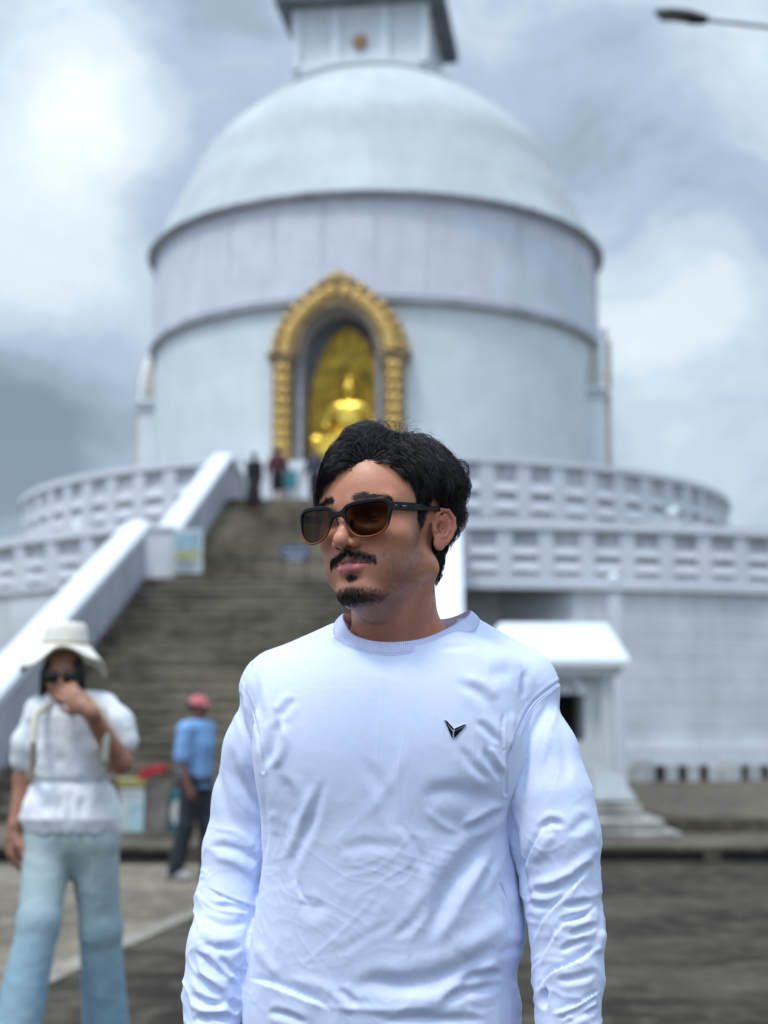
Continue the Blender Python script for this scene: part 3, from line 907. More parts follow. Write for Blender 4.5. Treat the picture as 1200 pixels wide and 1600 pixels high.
# ball-topped post
bp = empty('ball_post', (Xh(961, 1000, 28.5), 28.5, PZ2), 'slender white post topped with a round ball in front of the terrace wall', 'post')
m = MB(); px_ = Xh(961, 1000, 28.5); zt_ = Zh(918, 28.5)
m.box((px_, 28.5, (PZ2 + zt_) / 2), (.28, .28, zt_ - PZ2), taper=.82, bev=.02); m.box((px_, 28.5, zt_ - .03), (.34, .34, .06), bev=.015); m.build('shaft', M_white, bp)
m = MB(); zc2 = Zh(907, 28.5); m.lathe((px_, 28.5, zc2), [(.13 * math.sin(t), -.13 * math.cos(t)) for t in np.linspace(0.02, math.pi - .02, 12)], 16)
m.lathe((px_, 28.5, zt_ - .02), [(.09, 0), (.05, .08)], 12); m.build('ball', M_cap, bp, smooth=True)
# small round finials seen on the terraces
for (px, py, Y, lab) in ((1052, 803, 34.0, 'small white finial ball behind the lower parapet on the right'), (121, 829, 34.5, 'small white finial ball behind the lower parapet on the left')):
    c_ = P(px, py, Y); e_ = empty('finial', (c_[0], Y, STL), lab, 'finial')
    m = MB(); m.lathe((c_[0], Y, c_[2]), [(.14 * math.sin(t), -.14 * math.cos(t)) for t in np.linspace(0.02, math.pi - .02, 10)], 14); m.build('ball', M_cap, e_, smooth=True)
    m = MB(); m.box((c_[0], Y, (STL + c_[2] - .1) / 2), (.2, .2, c_[2] - .1 - STL), bev=.02); m.build('shaft', M_white, e_)

# ================================================================ STREET LAMP (top right)
YL = 17.0
M_lampg = simple('lamp_grey_metal', (0.075, 0.08, 0.075), .5, .2, 8)
M_pole = simple('galvanised_pole', (0.42, 0.46, 0.50), .45, .15, 6, metal=.4)
la = P(1022, 20, YL); lb = P(1106, 31, YL); lc = P(1205, 42, YL); ld = P(1460, 90, YL)
lamp = empty('street_lamp', (ld[0], YL, 0), 'grey cobra-head street lamp reaching in from the right against the sky', 'street lamp')
m = MB()
dv = (lb - la); L_ = np.linalg.norm(dv); dv = dv / L_
pts = []; 
n_ = 14; V = []
for i in range(n_ + 1):
    t = i / n_; c_ = la + dv * L_ * t
    wy = .13 * min(1, math.sqrt(max(0, t) * 3.2)) * (1 if t < .62 else 1 - (t - .62) * 1.35)
    wz = .045 + .035 * math.sin(min(1, t * 1.4) * math.pi * .6) if t > 0 else .02
    if t > .7: wz *= 1 - (t - .7) * 1.3
    for k in range(12):
        a = 2 * math.pi * k / 12
        zz = math.sin(a); V.append((c_[0], c_[1] + wy * math.cos(a), c_[2] + (wz * zz if zz > 0 else wz * .55 * zz)))
F = [(i * 12 + k, i * 12 + (k + 1) % 12, (i + 1) * 12 + (k + 1) % 12, (i + 1) * 12 + k) for i in range(n_) for k in range(12)]
F += [tuple(range(12)), tuple(range(n_ * 12, n_ * 12 + 12))]
m.add(V, F)
lh = m.build('lamp_head', M_lampg, lamp, smooth=True)
m = MB(); q0 = la + dv * L_ * .62; q1 = la + dv * L_ * .98
m.box(tuple((q0 + q1) / 2 + np.array([0, 0, -.035])), (np.linalg.norm(q1 - q0), .1, .06), bev=.02); m.build('clamp', M_dark, lh)
m = MB(); q0 = la + dv * L_ * .33 + np.array([0, 0, -.035]); m.box(tuple(q0), (.28, .15, .03), bev=.012); m.build('lens', simple('lamp_glass', (0.16, 0.17, 0.15), .2, .1), lh)
m = MB(); m.tube([tuple(lb - dv * .05), tuple(lc), tuple(P(1330, 62, YL)), tuple(ld + np.array([-.15, 0, .0])), tuple(ld + np.array([0, 0, -.2])), (ld[0], YL, 4), (ld[0], YL, 0)], [.028, .028, .035, .045, .055, .07, .085], 12)
m.build('pole', M_pole, lamp, smooth=True)

# ================================================================ STALL THINGS AT THE FOOT OF THE STAIRS
YB = 16.6
def bobj(name, lab, cat, px, pyb):
    a = P(px, pyb, YB); return empty(name, (a[0], YB, PZ), lab, cat)
b1 = bobj('display_board', 'white and pale blue leaning board with a yellow top edge beside the red-topped pedestal', 'board', 205, 1300)
quadbox('panel', 187, 1233, 224, 1302, YB, .06, simple('white_blue_panel', (0.55, 0.60, 0.61), .5, .25, 3), b1)
quadbox('blue_patch', 203, 1254, 222, 1300, YB - .01, .012, simple('pale_cyan_print', (0.42, 0.62, 0.66), .5, .25, 5), b1)
quadbox('top_edge', 184, 1216, 226, 1230, YB, .08, simple('mustard_paint', (0.36, 0.33, 0.10), .6, .2, 5), b1)
b2 = bobj('pedestal', 'stone pedestal draped with a bright red cloth on top', 'pedestal', 240, 1300)
quadbox('pillar', 229, 1222, 262, 1302, YB + .05, .25, simple('brown_grey_stone', (0.22, 0.20, 0.17), .8, .3, 4, bump=.4), b2)
m = MB()
pa = [(214, 1213), (222, 1202), (244, 1195), (257, 1195), (256, 1206), (240, 1209), (228, 1216), (220, 1222)]
pw = [P(x, y, YB) for x, y in pa]
m.prism([(p[0], p[2]) for p in pw], (0, .3, 0), (0, YB, 0)); m.build('red_cloth', simple('red_cloth', (0.50, 0.02, 0.035), .7, .3, 6), b2)
b3 = bobj('oval_sign', 'teal sign panel with a white oval, behind the man in the blue shirt', 'sign', 278, 1300)
quadbox('panel', 264, 1234, 292, 1302, YB + .1, .04, simple('teal_paint', (0.015, 0.17, 0.18), .5, .2, 5), b3)
m = MB(); c_ = P(278, 1270, YB + .09)
m.prism([(.075 * math.cos(2 * math.pi * k / 24), .135 * math.sin(2 * math.pi * k / 24)) for k in range(24)], (0, .02, 0), (c_[0], YB + .085, c_[2])); m.build('oval', simple('cream_white', (0.58, 0.57, 0.53), .5, .1), b3)
b4 = empty('crate', (*P(452, 770, 40.6)[:2], STU), 'teal and white box standing on the top platform beside the person in maroon', 'crate')
quadbox('box', 441, 732, 470, 786, 40.6, .4, simple('white_plastic', (0.6, 0.63, 0.65), .5, .1), b4)
quadbox('teal_panel', 444, 735, 463, 762, 40.58, .03, simple('bright_teal', (0.05, 0.36, 0.42), .5, .2, 5), b4)
# ================================================================ THE MAN IN THE WHITE SHIRT
HO = P(600, 821, 1.97)                    # centre of the head, at eye level
YAW = R(33)
hR = np.array([math.cos(YAW), -math.sin(YAW), 0])      # his left
hF = np.array([-math.sin(YAW), -math.cos(YAW), 0])     # forward
hU_ = np.array([0, 0, 1.0])
ROLL = R(2.6)
hR, hU_ = hR * math.cos(ROLL) + hU_ * math.sin(ROLL), hU_ * math.cos(ROLL) - hR * math.sin(ROLL)
HM = np.stack([hR, hF, hU_])              # rows
def to_head(p): return (p - HO) @ HM.T * 100.0
def from_head(q): return HO + (q / 100.0) @ HM
man = empty('person', (HO[0], 2.05, 0), 'man in white long-sleeved shirt and brown sunglasses in front, black hair and moustache', 'person')

def sgn(x): return x
def head_cm(q):
    a = q.copy(); a[:, 0] = np.abs(a[:, 0])         # left-right symmetric
    x, f, z = a[:, 0], a[:, 1], a[:, 2]
    d = el_(a, (0, -1.2, 3.4), (7.35, 9.5, 8.5))                      # cranium
    d = sm(d, el_(a, (0, 2.6, 2.6), (6.7, 6.5, 6.6)), 2.0)            # forehead
    d = sm(d, el_(a, (0, 2.9, -3.2), (5.6, 5.3, 7.2)), 2.5)           # face mass
    d = sm(d, rc(a, (5.0, -.4, -5.4), (1.6, 5.6, -9.1), 1.7, 1.7), 2.2)   # jaw line
    d = sm(d, el_(a, (0, 6.35, -9.2), (2.3, 1.75, 1.6)), 1.6)         # chin
    d = sm(d, el_(a, (4.0, 4.7, -2.3), (2.4, 2.4, 2.0)), 1.6)         # cheekbone
    d = sm(d, el_(a, (0, 5.9, -5.9), (3.3, 2.3, 2.7)), 1.5)           # muzzle
    d = sm(d, el_(a, (3.35, 4.9, -5.6), (2.25, 2.3, 2.9)), 1.4)       # lower cheek
    d = sm(d, rc(a, (1.0, 7.9, 1.75), (4.7, 6.3, 1.9), 1.0, .9), 1.1) # brow
    d = smx(d, -el_(a, (3.2, 8.6, -.1), (1.75, 1.5, 1.15)), 1.0)      # eye socket
    d = sm(d, sp(a, (3.1, 6.35, -.1), 1.22), .25)                     # eye with lids
    d = smx(d, -rc(a, (2.0, 7.75, -.28), (4.3, 7.2, -.25), .10, .07), .12)
    # nose
    d = sm(d, rc(a, (0, 7.9, .9), (0, 9.75, -2.6), .70, .85), .8)
    d = sm(d, sp(a, (0, 9.95, -3.0), .95), .7)
    d = sm(d, el_(a, (1.18, 9.0, -3.35), (.68, .85, .62)), .42)
    d = sm(d, el_(a, (0, 8.9, -3.9), (.42, 1.0, .45)), .35)
    d = smx(d, -el_(a, (.72, 9.35, -4.02), (.36, .55, .34)), .22)
    d = sm(d, rc(a, (.45, 8.15, -4.2), (.55, 8.25, -4.8), .28, .26), .45)   # philtrum columns
    # lips
    up = rc(a, (.45, 8.45, -5.22), (2.5, 7.35, -5.78), .54, .2)
    up = sm(up, sp(a, (0, 8.42, -5.32), .44), .3)
    lowl = rc(a, (0, 8.38, -6.37), (1.15, 8.10, -6.33), .68, .58)
    lowl = sm(lowl, rc(a, (1.1, 8.10, -6.31), (2.45, 7.3, -5.9), .50, .16), .3)
    d = sm(d, up, .28); d = sm(d, lowl, .32)
    mth = rc(a, (0, 9.0, -5.82), (2.6, 7.6, -5.86), .10, .07)
    d = smx(d, -mth, .16)
    d = smx(d, -el_(a, (0, 8.5, -7.65), (1.7, .55, .45)), .6)          # under the lip
    # ears
    E = np.stack([x, f, z], -1)
    # tilt the ear backwards
    ef = (f + 1.7) * math.cos(.16) + (z + 1.1) * math.sin(.16); ez = -(f + 1.7) * math.sin(.16) + (z + 1.1) * math.cos(.16)
    ex = x - 7.35 + .42 * ef
    ES = .86
    e = np.stack([ex, ef, ez], -1) / ES
    pl_ = el_(e, (.15, -.25, .25), (.42, 1.75, 2.75))
    pl_ = sm(pl_, el_(e, (.15, .15, -2.45), (.42, .85, 1.0)), .5)
    hel = [(.25, 1.05, .55), (.5, 1.2, 1.7), (.62, .5, 2.75), (.66, -.6, 2.85), (.68, -1.55, 1.9), (.62, -1.8, .5), (.5, -1.35, -1.0), (.4, -.75, -2.1)]
    hl = None
    for i in range(len(hel) - 1):
        c_ = rc(e, hel[i], hel[i + 1], .33, .33); hl = c_ if hl is None else sm(hl, c_, .12)
    anti = None
    an = [(.5, -.25, 2.0), (.62, -.85, 1.1), (.62, -.95, 0), (.5, -.5, -1.1), (.42, .3, -1.35)]
    for i in range(len(an) - 1):
        c_ = rc(e, an[i], an[i + 1], .26, .24); anti = c_ if anti is None else sm(anti, c_, .12)
    pl_ = smx(pl_, -el_(e, (.72, .18, -.1), (.85, .95, 1.25)), .2)
    ear = sm(sm(pl_, hl, .28), anti, .25)
    ear = sm(ear, el_(e, (.3, 1.05, -.35), (.38, .4, .6)), .2)
    ear = smx(ear, -el_(e, (.45, .75, -.15), (.4, .3, .45)), .2)
    d = sm(d, ear * ES, .35)
    return d
NB = P(632, 1010, 2.07)      # base of the neck
def neck_w(p):
    nt = from_head(np.array([[-.2, -2.3, -5.0]]))[0]
    d = rc(p, nt, NB + np.array([-.010, .005, .01]), .050, .0575)
    th = from_head(np.array([[0, 1.2, -8.0]]))[0]
    d = sm(d, rc(p, th, NB + np.array([-.030, -.030, -.02]), .037, .038), .03)
    # sternomastoid on the viewer's side and larynx
    d = sm(d, rc(p, from_head(np.array([[5.0, -2.4, -6.0]]))[0], NB + np.array([.0, -.052, -.015]), .012, .011), .016)
    d = sm(d, sp(p, from_head(np.array([[0, 3.6, -11.5]]))[0], .012), .02)
    return d
def chest_w(p):
    d = rc(p, NB + np.array([0, .0, -.02]), P(470, 1085, 2.07), .055, .045)
    d = sm(d, rc(p, NB + np.array([0, .0, -.02]), P(800, 1085, 2.07), .055, .045), .02)
    d = sm(d, el_(p, NB + np.array([-.01, .0, -.15]), (.13, .085, .15)), .03)
    return d
def head_w(p):
    d = head_cm(to_head(p)) / 100.0
    return sm(sm(d, neck_w(p), .022), chest_w(p), .03)

V, Q = extract(head_w, HO + np.array([-.22, -.22, -.36]), HO + np.array([.22, .22, .13]), .0019)
qv = to_head(V)
# ---- skin colouring: skin patches (lips, beard shadow, brows, darker scalp) and some painted-in shade
def gs(x, s): return np.exp(-(x / s) ** 2)
ax_x = np.abs(qv[:, 0]); fz = qv[:, 1]; zz = qv[:, 2]
base = np.array([0.60, 0.258, 0.150])
colr = np.tile(base, (len(V), 1))
nz = vnoise(qv * .55, 3) * .5 + vnoise(qv * 1.7, 5) * .3
colr *= (1 + .07 * nz)[:, None]
def blend(mask, c):
    global colr
    mask = np.clip(mask, 0, 1)[:, None]
    colr = colr * (1 - mask) + np.array(c) * mask
# ruddy cheeks, nose tip, ears
blend(.5 * gs(np.sqrt((ax_x - 3.8) ** 2 + (zz + 3.2) ** 2), 2.3) * (fz > 2), (0.56, 0.20, 0.125))
blend(.5 * gs(np.linalg.norm(qv - np.array([0, 10, -3.1]), axis=1), 1.4), (0.60, 0.215, 0.135))
blend(.6 * (ax_x > 7.2) * (fz < 2) * (zz < 3) * (zz > -6), (0.56, 0.18, 0.12))
# slightly darker around eyes and mouth
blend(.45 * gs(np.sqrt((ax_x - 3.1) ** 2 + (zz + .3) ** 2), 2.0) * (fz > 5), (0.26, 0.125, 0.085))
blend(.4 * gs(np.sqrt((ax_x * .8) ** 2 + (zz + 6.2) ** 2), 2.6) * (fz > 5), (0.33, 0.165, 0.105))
# stubble along jaw and cheek; below the jaw it also paints in shade
jaw = np.clip((-zz - 2.5 - .0 * fz) / 3.0, 0, 1) * np.clip((ax_x - 3.0) / 2.2, 0, 1) * (zz > -12) * (fz > -1.0)
jaw = np.maximum(jaw * np.clip((fz + 0) / 2.5, 0, 1), gs(np.sqrt((fz - 1.9) ** 2), 1.3) * (ax_x > 5) * np.clip((2.5 - zz) / 2, 0, 1) * (zz > -6))
und = np.clip((-zz - 8.8) / 1.2, 0, 1) * (zz > -13) * np.clip(fz / 3, 0, 1)
blend(.58 * np.maximum(jaw, und * .9) * (1 + .3 * vnoise(qv * 2.5, 9)), (0.15, 0.085, 0.065))
# lips
upm = (np.abs(zz + 5.92 + .10 * ax_x) < .42 - .07 * ax_x) & (ax_x < 2.5) & (fz > 7.1)
dz_ = np.clip((.50 - .10 * ax_x - np.abs(zz + 5.38 + .17 * ax_x)) / .12, 0, 1) * (ax_x < 2.6) * (fz > 7.0)
blend(dz_ * .95, (0.33, 0.125, 0.105))
dl_ = np.clip((.58 - .13 * ax_x - np.abs(zz + 6.42 - .14 * ax_x)) / .14, 0, 1) * (ax_x < 2.5) * (fz > 7.0)
blend(dl_ * .95, (0.62, 0.17, 0.16))
_px, _py = proj(V)
_nf = V[:, 1] < HO[1]
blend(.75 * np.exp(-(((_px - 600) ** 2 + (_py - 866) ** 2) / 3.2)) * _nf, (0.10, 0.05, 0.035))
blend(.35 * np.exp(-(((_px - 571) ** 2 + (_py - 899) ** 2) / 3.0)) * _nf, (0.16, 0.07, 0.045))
# uneven skin: freckle-like mottling and slight redness
mot = np.clip(vnoise(qv * 3.1, 12) * .6 + vnoise(qv * 6.5, 13) * .5, -1, 1)
colr *= (1 + .055 * mot[:, None] * np.array([.7, 1.1, 1.2]))
# scalp
def hair_line(q):
    """height of the hairline for each direction round the head"""
    phi = np.degrees(np.arctan2(np.abs(q[:, 0]), q[:, 1]))
    zl = np.interp(phi, [0, 20, 35, 47, 56, 63, 70, 78, 84, 91, 104, 113, 122, 150, 180],
                        [6.9, 6.7, 6.4, 5.6, 4.6, 3.0, -1.2, -2.3, 2.0, 3.1, 2.6, -1.0, -6.6, -9.0, -9.2])
    x_ = q[:, 0]; fr_ = np.clip((q[:, 1] - 1) / 3, 0, 1)
    return zl + fr_ * (.35 * gs(x_ - 4.2, 1.6) - 1.15 * np.clip((2.2 - x_) / 2.2, 0, 1))
hl_ = hair_line(qv)
hair_m = np.clip((zz - hl_) / .8, 0, 1) * (ax_x < 8.6)
ear_near = (ax_x > 7.0) & (zz < 2.5) & (fz > -4) & (fz < 2)
hair_m = np.where(ear_near & (ax_x > 7.35), 0, hair_m)
blend(hair_m, (0.012, 0.010, 0.010))
# under-eyes brow tint
brow_c = .0
blend(.5 * gs(zz - (2.12 + .12 * ax_x - .030 * ax_x ** 2 * (ax_x > 3)), .42) * (ax_x > 1.2) * (ax_x < 5.6) * (fz > 5), (0.03, 0.02, 0.018))
must_z = -4.48 - .17 * ax_x ** 1.45
mm_ = gs(zz - must_z, .50) * (ax_x < 3.4) * (fz > 6) * np.clip((ax_x + .25) / .5, .3, 1)
blend(.55 * mm_, (0.05, 0.034, 0.028))
gt = gs(np.sqrt((ax_x / 3.1) ** 2 + ((zz + 9.6) / 1.15) ** 2) , 1.0) ** 1.2 * (fz > 4)
blend(np.clip(.75 * gt, 0, .62), (0.06, 0.04, 0.033))
sp_ = gs(np.sqrt((ax_x / 1.0) ** 2 + ((zz + 7.45) / .38) ** 2), 1.0) * (fz > 6)
blend(.45 * sp_, (0.05, 0.036, 0.03))
# nostril hollows, their shade painted dark into the skin colour
blend(.85 * gs(np.linalg.norm(np.stack([ax_x, fz, zz], -1) - np.array([.75, 9.3, -3.95]), axis=1), .42), (0.05, 0.02, 0.015))

def skin_mat(name, sss=0.012):
    m, t, b, co = material(name)
    at = t.new('ShaderNodeAttribute'); at.attribute_name = 'Col'
    n = t.noise(co, 420, 3, 0.6); n2 = t.noise(co, 60, 5, 0.6)
    c = t.mix(t.ramp(n2, 0.3, 0.75, 0, .22), at.outputs[0], t.mix(1.0, at.outputs[0], (0.80, 0.66, 0.60), 'MULTIPLY'))
    t.put(b.inputs['Base Color'], c)
    t.put(b.inputs['Roughness'], t.ramp(n2, 0.3, 0.7, 0.34, 0.52))
    b.inputs['Specular IOR Level'].default_value = 0.5
    b.inputs['Subsurface Weight'].default_value = 0.13
    b.inputs['Subsurface Radius'].default_value = (1.0, 0.35, 0.2)
    b.inputs['Subsurface Scale'].default_value = sss
    t.put(b.inputs['Normal'], t.bump(t.math('ADD', n, t.math('MULTIPLY', t.noise(co, 1400, 2, .5), .5)), 0.42, 0.0006))
    return m
M_skin = skin_mat('warm_brown_skin')

# ---- arms and hands, legs below the clothes belong to the same body mesh
SHL, ELL, WRL = P(428, 1098, 2.06), P(372, 1372, 2.08), P(335, 1618, 2.03)
SHR, ELR, WRR = P(838, 1108, 2.02), P(884, 1378, 2.02), P(888, 1625, 1.96)
def hand_sdf(p, wr, dirn, side, s=1.0, curl=.5):
    """wr wrist; dirn fingers' direction; side: direction of the thumb edge"""
    dirn = dirn / np.linalg.norm(dirn); side = side - dirn * (side @ dirn); side = side / np.linalg.norm(side)
    nrm = np.cross(dirn, side)
    M = np.stack([side, nrm, dirn], -1)
    q = (p - wr) @ M / s
    d = el_(q, (0, 0, .050), (.040, .016, .052))
    d = sm(d, rc(q, (0, 0, -.02), (0, 0, .02), .026, .026), .02)
    for i, (x, L) in enumerate(((.028, .072), (.009, .080), (-.010, .075), (-.028, .058))):
        b0 = np.array([x, 0, .088 - abs(x) * .15]); a1 = b0 + np.array([x * .12, -.012 * curl * 2, L * .42]); a2 = a1 + np.array([0, -.022 * curl * 2, L * .26]); a3 = a2 + np.array([0, -.028 * curl * 2, L * .14])
        fd = sm(sm(rc(q, b0, a1, .0092, .0085), rc(q, a1, a2, .0085, .0078), .004), rc(q, a2, a3, .0078, .007), .004)
        d = sm(d, fd, .006)
    t0 = np.array([.022, -.006, .022]); t1 = np.array([.050, -.016, .055]); t2 = np.array([.054, -.024, .085])
    d = sm(d, sm(rc(q, t0, t1, .014, .0105), rc(q, t1, t2, .0105, .008), .004), .008)
    return d * s
LA = [P(436, 1100, 2.07), P(408, 1170, 2.09), P(390, 1250, 2.11), P(373, 1330, 2.105), P(358, 1410, 2.09), P(346, 1480, 2.06), P(336, 1550, 2.05), P(330, 1622, 2.03)]
LRd = [.048, .047, .0455, .0435, .041, .041, .038, .034]
RA = [P(812, 1118, 2.04), P(838, 1180, 2.02), P(856, 1250, 2.005), P(868, 1310, 1.995), P(876, 1385, 1.99), P(886, 1460, 1.98), P(888, 1530, 1.97), P(888, 1600, 1.96), P(886, 1625, 1.955)]
RRd = [.050, .051, .0545, .053, .046, .0425, .040, .035, .032]
def arms_w(p):
    d = None
    LI, RI = LA[1:], RA[1:]
    for AA, nn, wr, el2, sd in ((LI, len(LI), WRL, ELL, np.array([.3, -1, 0])), (RI, len(RI), WRR, ELR, np.array([-.3, -1, 0]))):
        a = chain(p, list(AA) + [wr], list(np.linspace(.030, .016, nn + 1)), .02)
        a = sm(a, hand_sdf(p, wr + (wr - el2) / np.linalg.norm(wr - el2) * .01, (wr - el2) * np.array([.5, .5, 1]), sd, 1.0, .6), .01)
        d = a if d is None else np.minimum(d, a)
    return d
V2, Q2 = extract(arms_w, np.minimum(ELL, WRL) + np.array([-.12, -.14, -.28]), np.maximum(SHR, SHL) + np.array([.14, .12, .06]), .0042)
hipx = P(600, 1600, 2.05)[0]
HL, HRt = np.array([hipx - .095, 2.06, .86]), np.array([hipx + .095, 2.06, .86])
def under_w(p):
    d = el_(p, (hipx, 2.06, .98), (.145, .10, .16))
    for s_, h_ in ((-1, HL), (1, HRt)):
        d = sm(d, chain(p, [h_, h_ + np.array([s_ * .015, -.01, -.40]), h_ + np.array([s_ * .02, .02, -.78])], [.085, .052, .036], .03), .05)
    d = sm(d, el_(p, (hipx, 2.06, 1.18), (.14, .095, .22)), .06)
    return d
V3, Q3 = extract(under_w, (hipx - .25, 1.86, .03), (hipx + .25, 2.24, 1.42), .009)
Vb = np.concatenate([V, V2, V3]); Qb = np.concatenate([Q, Q2 + len(V), Q3 + len(V) + len(V2)])
Cb = np.concatenate([colr, np.tile(base * .9, (len(V2) + len(V3), 1))])
body = mesh_np('body', Vb, Qb, M_skin, man, True, colors=Cb)

# ================================================================ HAIR
def skull(q):    # smooth skull used to lay hair on (cm)
    a = q.copy(); a[:, 0] = np.abs(a[:, 0])
    d = el_(a, (0, -1.2, 3.4), (7.35, 9.5, 8.5))
    d = sm(d, el_(a, (0, 2.6, 2.6), (6.7, 6.5, 6.6)), 2.0)
    d = sm(d, el_(a, (0, -2.6, -3.6), (5.7, 5.9, 7.2)), 2.0)
    return d
def slim(p):
    return 1 - .72 * np.clip((-p[:, 0] - 1.0) / 4.5, 0, 1) * np.clip((p[:, 1] + 4) / 5, 0, 1)
def strands(roots, dirs, length, lift, nseg, rad, wild=0.0, curlf=None, sdf=skull, mod=None):
    """march each strand along its own direction field, keeping its height above the scalp"""
    n = len(roots); pts = np.zeros((n, nseg + 1, 3)); p = roots.copy(); pts[:, 0] = p
    d = dirs / np.linalg.norm(dirs, axis=1)[:, None]
    step = (length / nseg)[:, None]
    for i in range(nseg):
        if curlf is not None: d = d + curlf(p, (i + 1) / nseg)
        f0, g = fgrad(sdf, p, .05)
        d = d - g * np.sum(d * g, 1)[:, None] * .85
        d /= np.linalg.norm(d, axis=1)[:, None]
        p = p + d * step
        f0, g = fgrad(sdf, p, .05)
        tgt = lift(i + 1, nseg) if callable(lift) else lift
        if mod is not None: tgt = tgt * mod(p)
        p = p + g * ((tgt - f0) * .75)[:, None]
        if i == nseg - 1 or wild: p = p + RNG.normal(0, wild * (i + 1) / nseg, p.shape)
        pts[:, i + 1] = p
    return pts
def tubes(pts, rad, name, mat, parent, convert=None, sides=3):
    n, m, _ = pts.shape
    if convert is not None: pts = convert(pts.reshape(-1, 3)).reshape(n, m, 3)
    t = np.gradient(pts, axis=1); t /= np.maximum(np.linalg.norm(t, axis=2), 1e-9)[..., None]
    ref = np.array([.31, .52, .79]); a = np.cross(t, ref); a /= np.linalg.norm(a, axis=2)[..., None]; b = np.cross(t, a)
    w_ = np.interp(np.linspace(0, 1, m), [0, .15, .7, 1], [.9, 1, .8, .12])[None, :, None]
    rr = (rad.reshape(-1, 1, 1) if isinstance(rad, np.ndarray) else rad) * w_ * .01
    V = np.stack([pts + (a * math.cos(2 * math.pi * k / sides) + b * math.sin(2 * math.pi * k / sides)) * rr for k in range(sides)], 2).reshape(-1, 3)
    base_ = (np.arange(n)[:, None, None] * m + np.arange(m - 1)[None, :, None]) * sides
    k = np.arange(sides)[None, None, :]; k2 = (k + 1) % sides
    F = np.stack([base_ + k, base_ + k2, base_ + sides + k2, base_ + sides + k], -1).reshape(-1, 4)
    return mesh_np(name, V, F, mat, parent, True)
# roots on the scalp
def sample_scalp(n, cond):
    out = []
    tot = 0
    while tot < n:
        v = RNG.normal(size=(6000, 3)); v /= np.linalg.norm(v, axis=1)[:, None]
        p = np.array([0, -1.2, 2.5]) + v * 8.5
        for _ in range(6):
            f0, g = fgrad(skull, p, .05); p = p - g * f0[:, None]
        k = cond(p); out.append(p[k]); tot += k.sum()
    return np.concatenate(out)[:n]
hz = lambda p: (p[:, 2] > hair_line(p) + .55 * vnoise(p * 1.6, 21) + .3 * vnoise(p * 5, 22))
roots = np.concatenate([sample_scalp(17000, hz), sample_scalp(6000, lambda p: hz(p) & (p[:, 2] > 6))])
x, f, z = roots.T
# clumps: roots share the noise of their clump centre
cc = sample_scalp(520, hz)
di = np.empty(len(roots), int)
for i in range(0, len(roots), 2000): di[i:i + 2000] = np.argmin(((roots[i:i + 2000, None] - cc[None]) ** 2).sum(-1), 1)
cn = RNG.normal(size=(len(cc), 4))
top = np.clip((z - 5.2) / 3.0, 0, 1)
top = np.maximum(top, np.clip((f - 2.5) / 1.5, 0, 1) * np.clip((z - 3.2) / 1.2, 0, 1) * np.clip((5.8 - np.abs(x)) / 1.0, 0, 1))
fro = np.clip((f - 1.0) / 5, 0, 1)
part = x - 0.2
sidew = np.tanh(part / 1.6)
dtop = np.stack([-.55 + .80 * np.clip((x - .4) / 1.5, -1, 1) * 1.0, np.where(x > .4, .40, .85), np.full(len(x), -.15)], -1)
dtop[:, 0] = np.where(x < .4, -.65, .80); 
mixp = 1 / (1 + np.exp(-(x - 2.4) * 2.4))
dtop = np.stack([-.95 * (1 - mixp) + .85 * mixp, .62 * (1 - mixp) + .0 * mixp, -.2 * np.ones_like(x)], -1)
dside = np.stack([.0 * x, np.where(f > 0, -.42, -.30), -1.0 * np.ones_like(x)], -1)
dside[:, 1] = np.where((f > 2.2) & (np.abs(x) > 4), -.15, dside[:, 1])
dback = np.stack([.08 * np.sign(x), -.1 + 0 * x, -1 + 0 * x], -1)
bk = np.clip((-f - 4) / 3, 0, 1)[:, None]
dirs = dside * (1 - bk) + dback * bk
dirs = dirs * (1 - top[:, None]) + dtop * top[:, None]
_pk = (1 - np.abs(2 * mixp - 1))[:, None] * np.clip(f / 4, 0, 1)[:, None]
_nh = np.clip((z - hair_line(roots)) / 2.2, 0, 1)[:, None]
dirs = dirs + _pk * np.array([-.7, -.35, .1]) + _pk * (1 - _nh) * np.array([-.6, -1.0, 1.6])
# from the crown backwards the hair falls back and down
cr_ = np.clip((-f - .5) / 3.5, 0, 1)[:, None] * top[:, None]
dirs = dirs * (1 - cr_) + np.stack([.35 * np.sign(x + .5) + 0 * x, -.8 + 0 * x, -.4 + 0 * x], -1) * cr_
dirs += .085 * cn[di][:, :3] + .045 * RNG.normal(size=dirs.shape)
near_hl = np.clip((z - hair_line(roots)) / 3.0, 0, 1)
length = (2.2 + 4.6 * top) * (1 + .18 * cn[di][:, 3]) * RNG.uniform(.75, 1.12, len(x))
length *= (.55 + .45 * near_hl)
nape = np.clip((-z - 0.5) / 5, 0, 1); length *= (1 - .35 * nape)
fringe = (f > 4.5) & (z > 5) ; length = np.where(fringe & (x < 1.0), np.maximum(length, RNG.uniform(3.4, 5.6, len(x))), length)
length = np.where(fringe & (x >= 1.0), np.minimum(length, 3.2), length)
sb = np.clip((4.4 - z) / 2.0, 0, 1) * np.clip((f + 1.6) / 1.2, 0, 1)      # short sideburns and round the ear
length = length * (1 - .68 * sb)
length = np.clip(length, .6, 7.4)
layer = RNG.uniform(0, 1, len(x))
hgt = (.50 + 2.1 * top * (.7 + .3 * np.clip((f + 9) / 12, 0, 1)) + (.75 - .5 * np.clip(-x / 4, 0, 1) * np.clip((f + 3) / 4, 0, 1)) * np.clip(1 - top, 0, 1) * np.clip((z + 4) / 6, .25, 1))
hgt = hgt + 1.45 * np.clip((-f + x * .5) / 6, 0, 1) * np.clip((z + 2) / 4, 0, 1) * np.clip((11.0 - z) / 5, 0.0, 1)
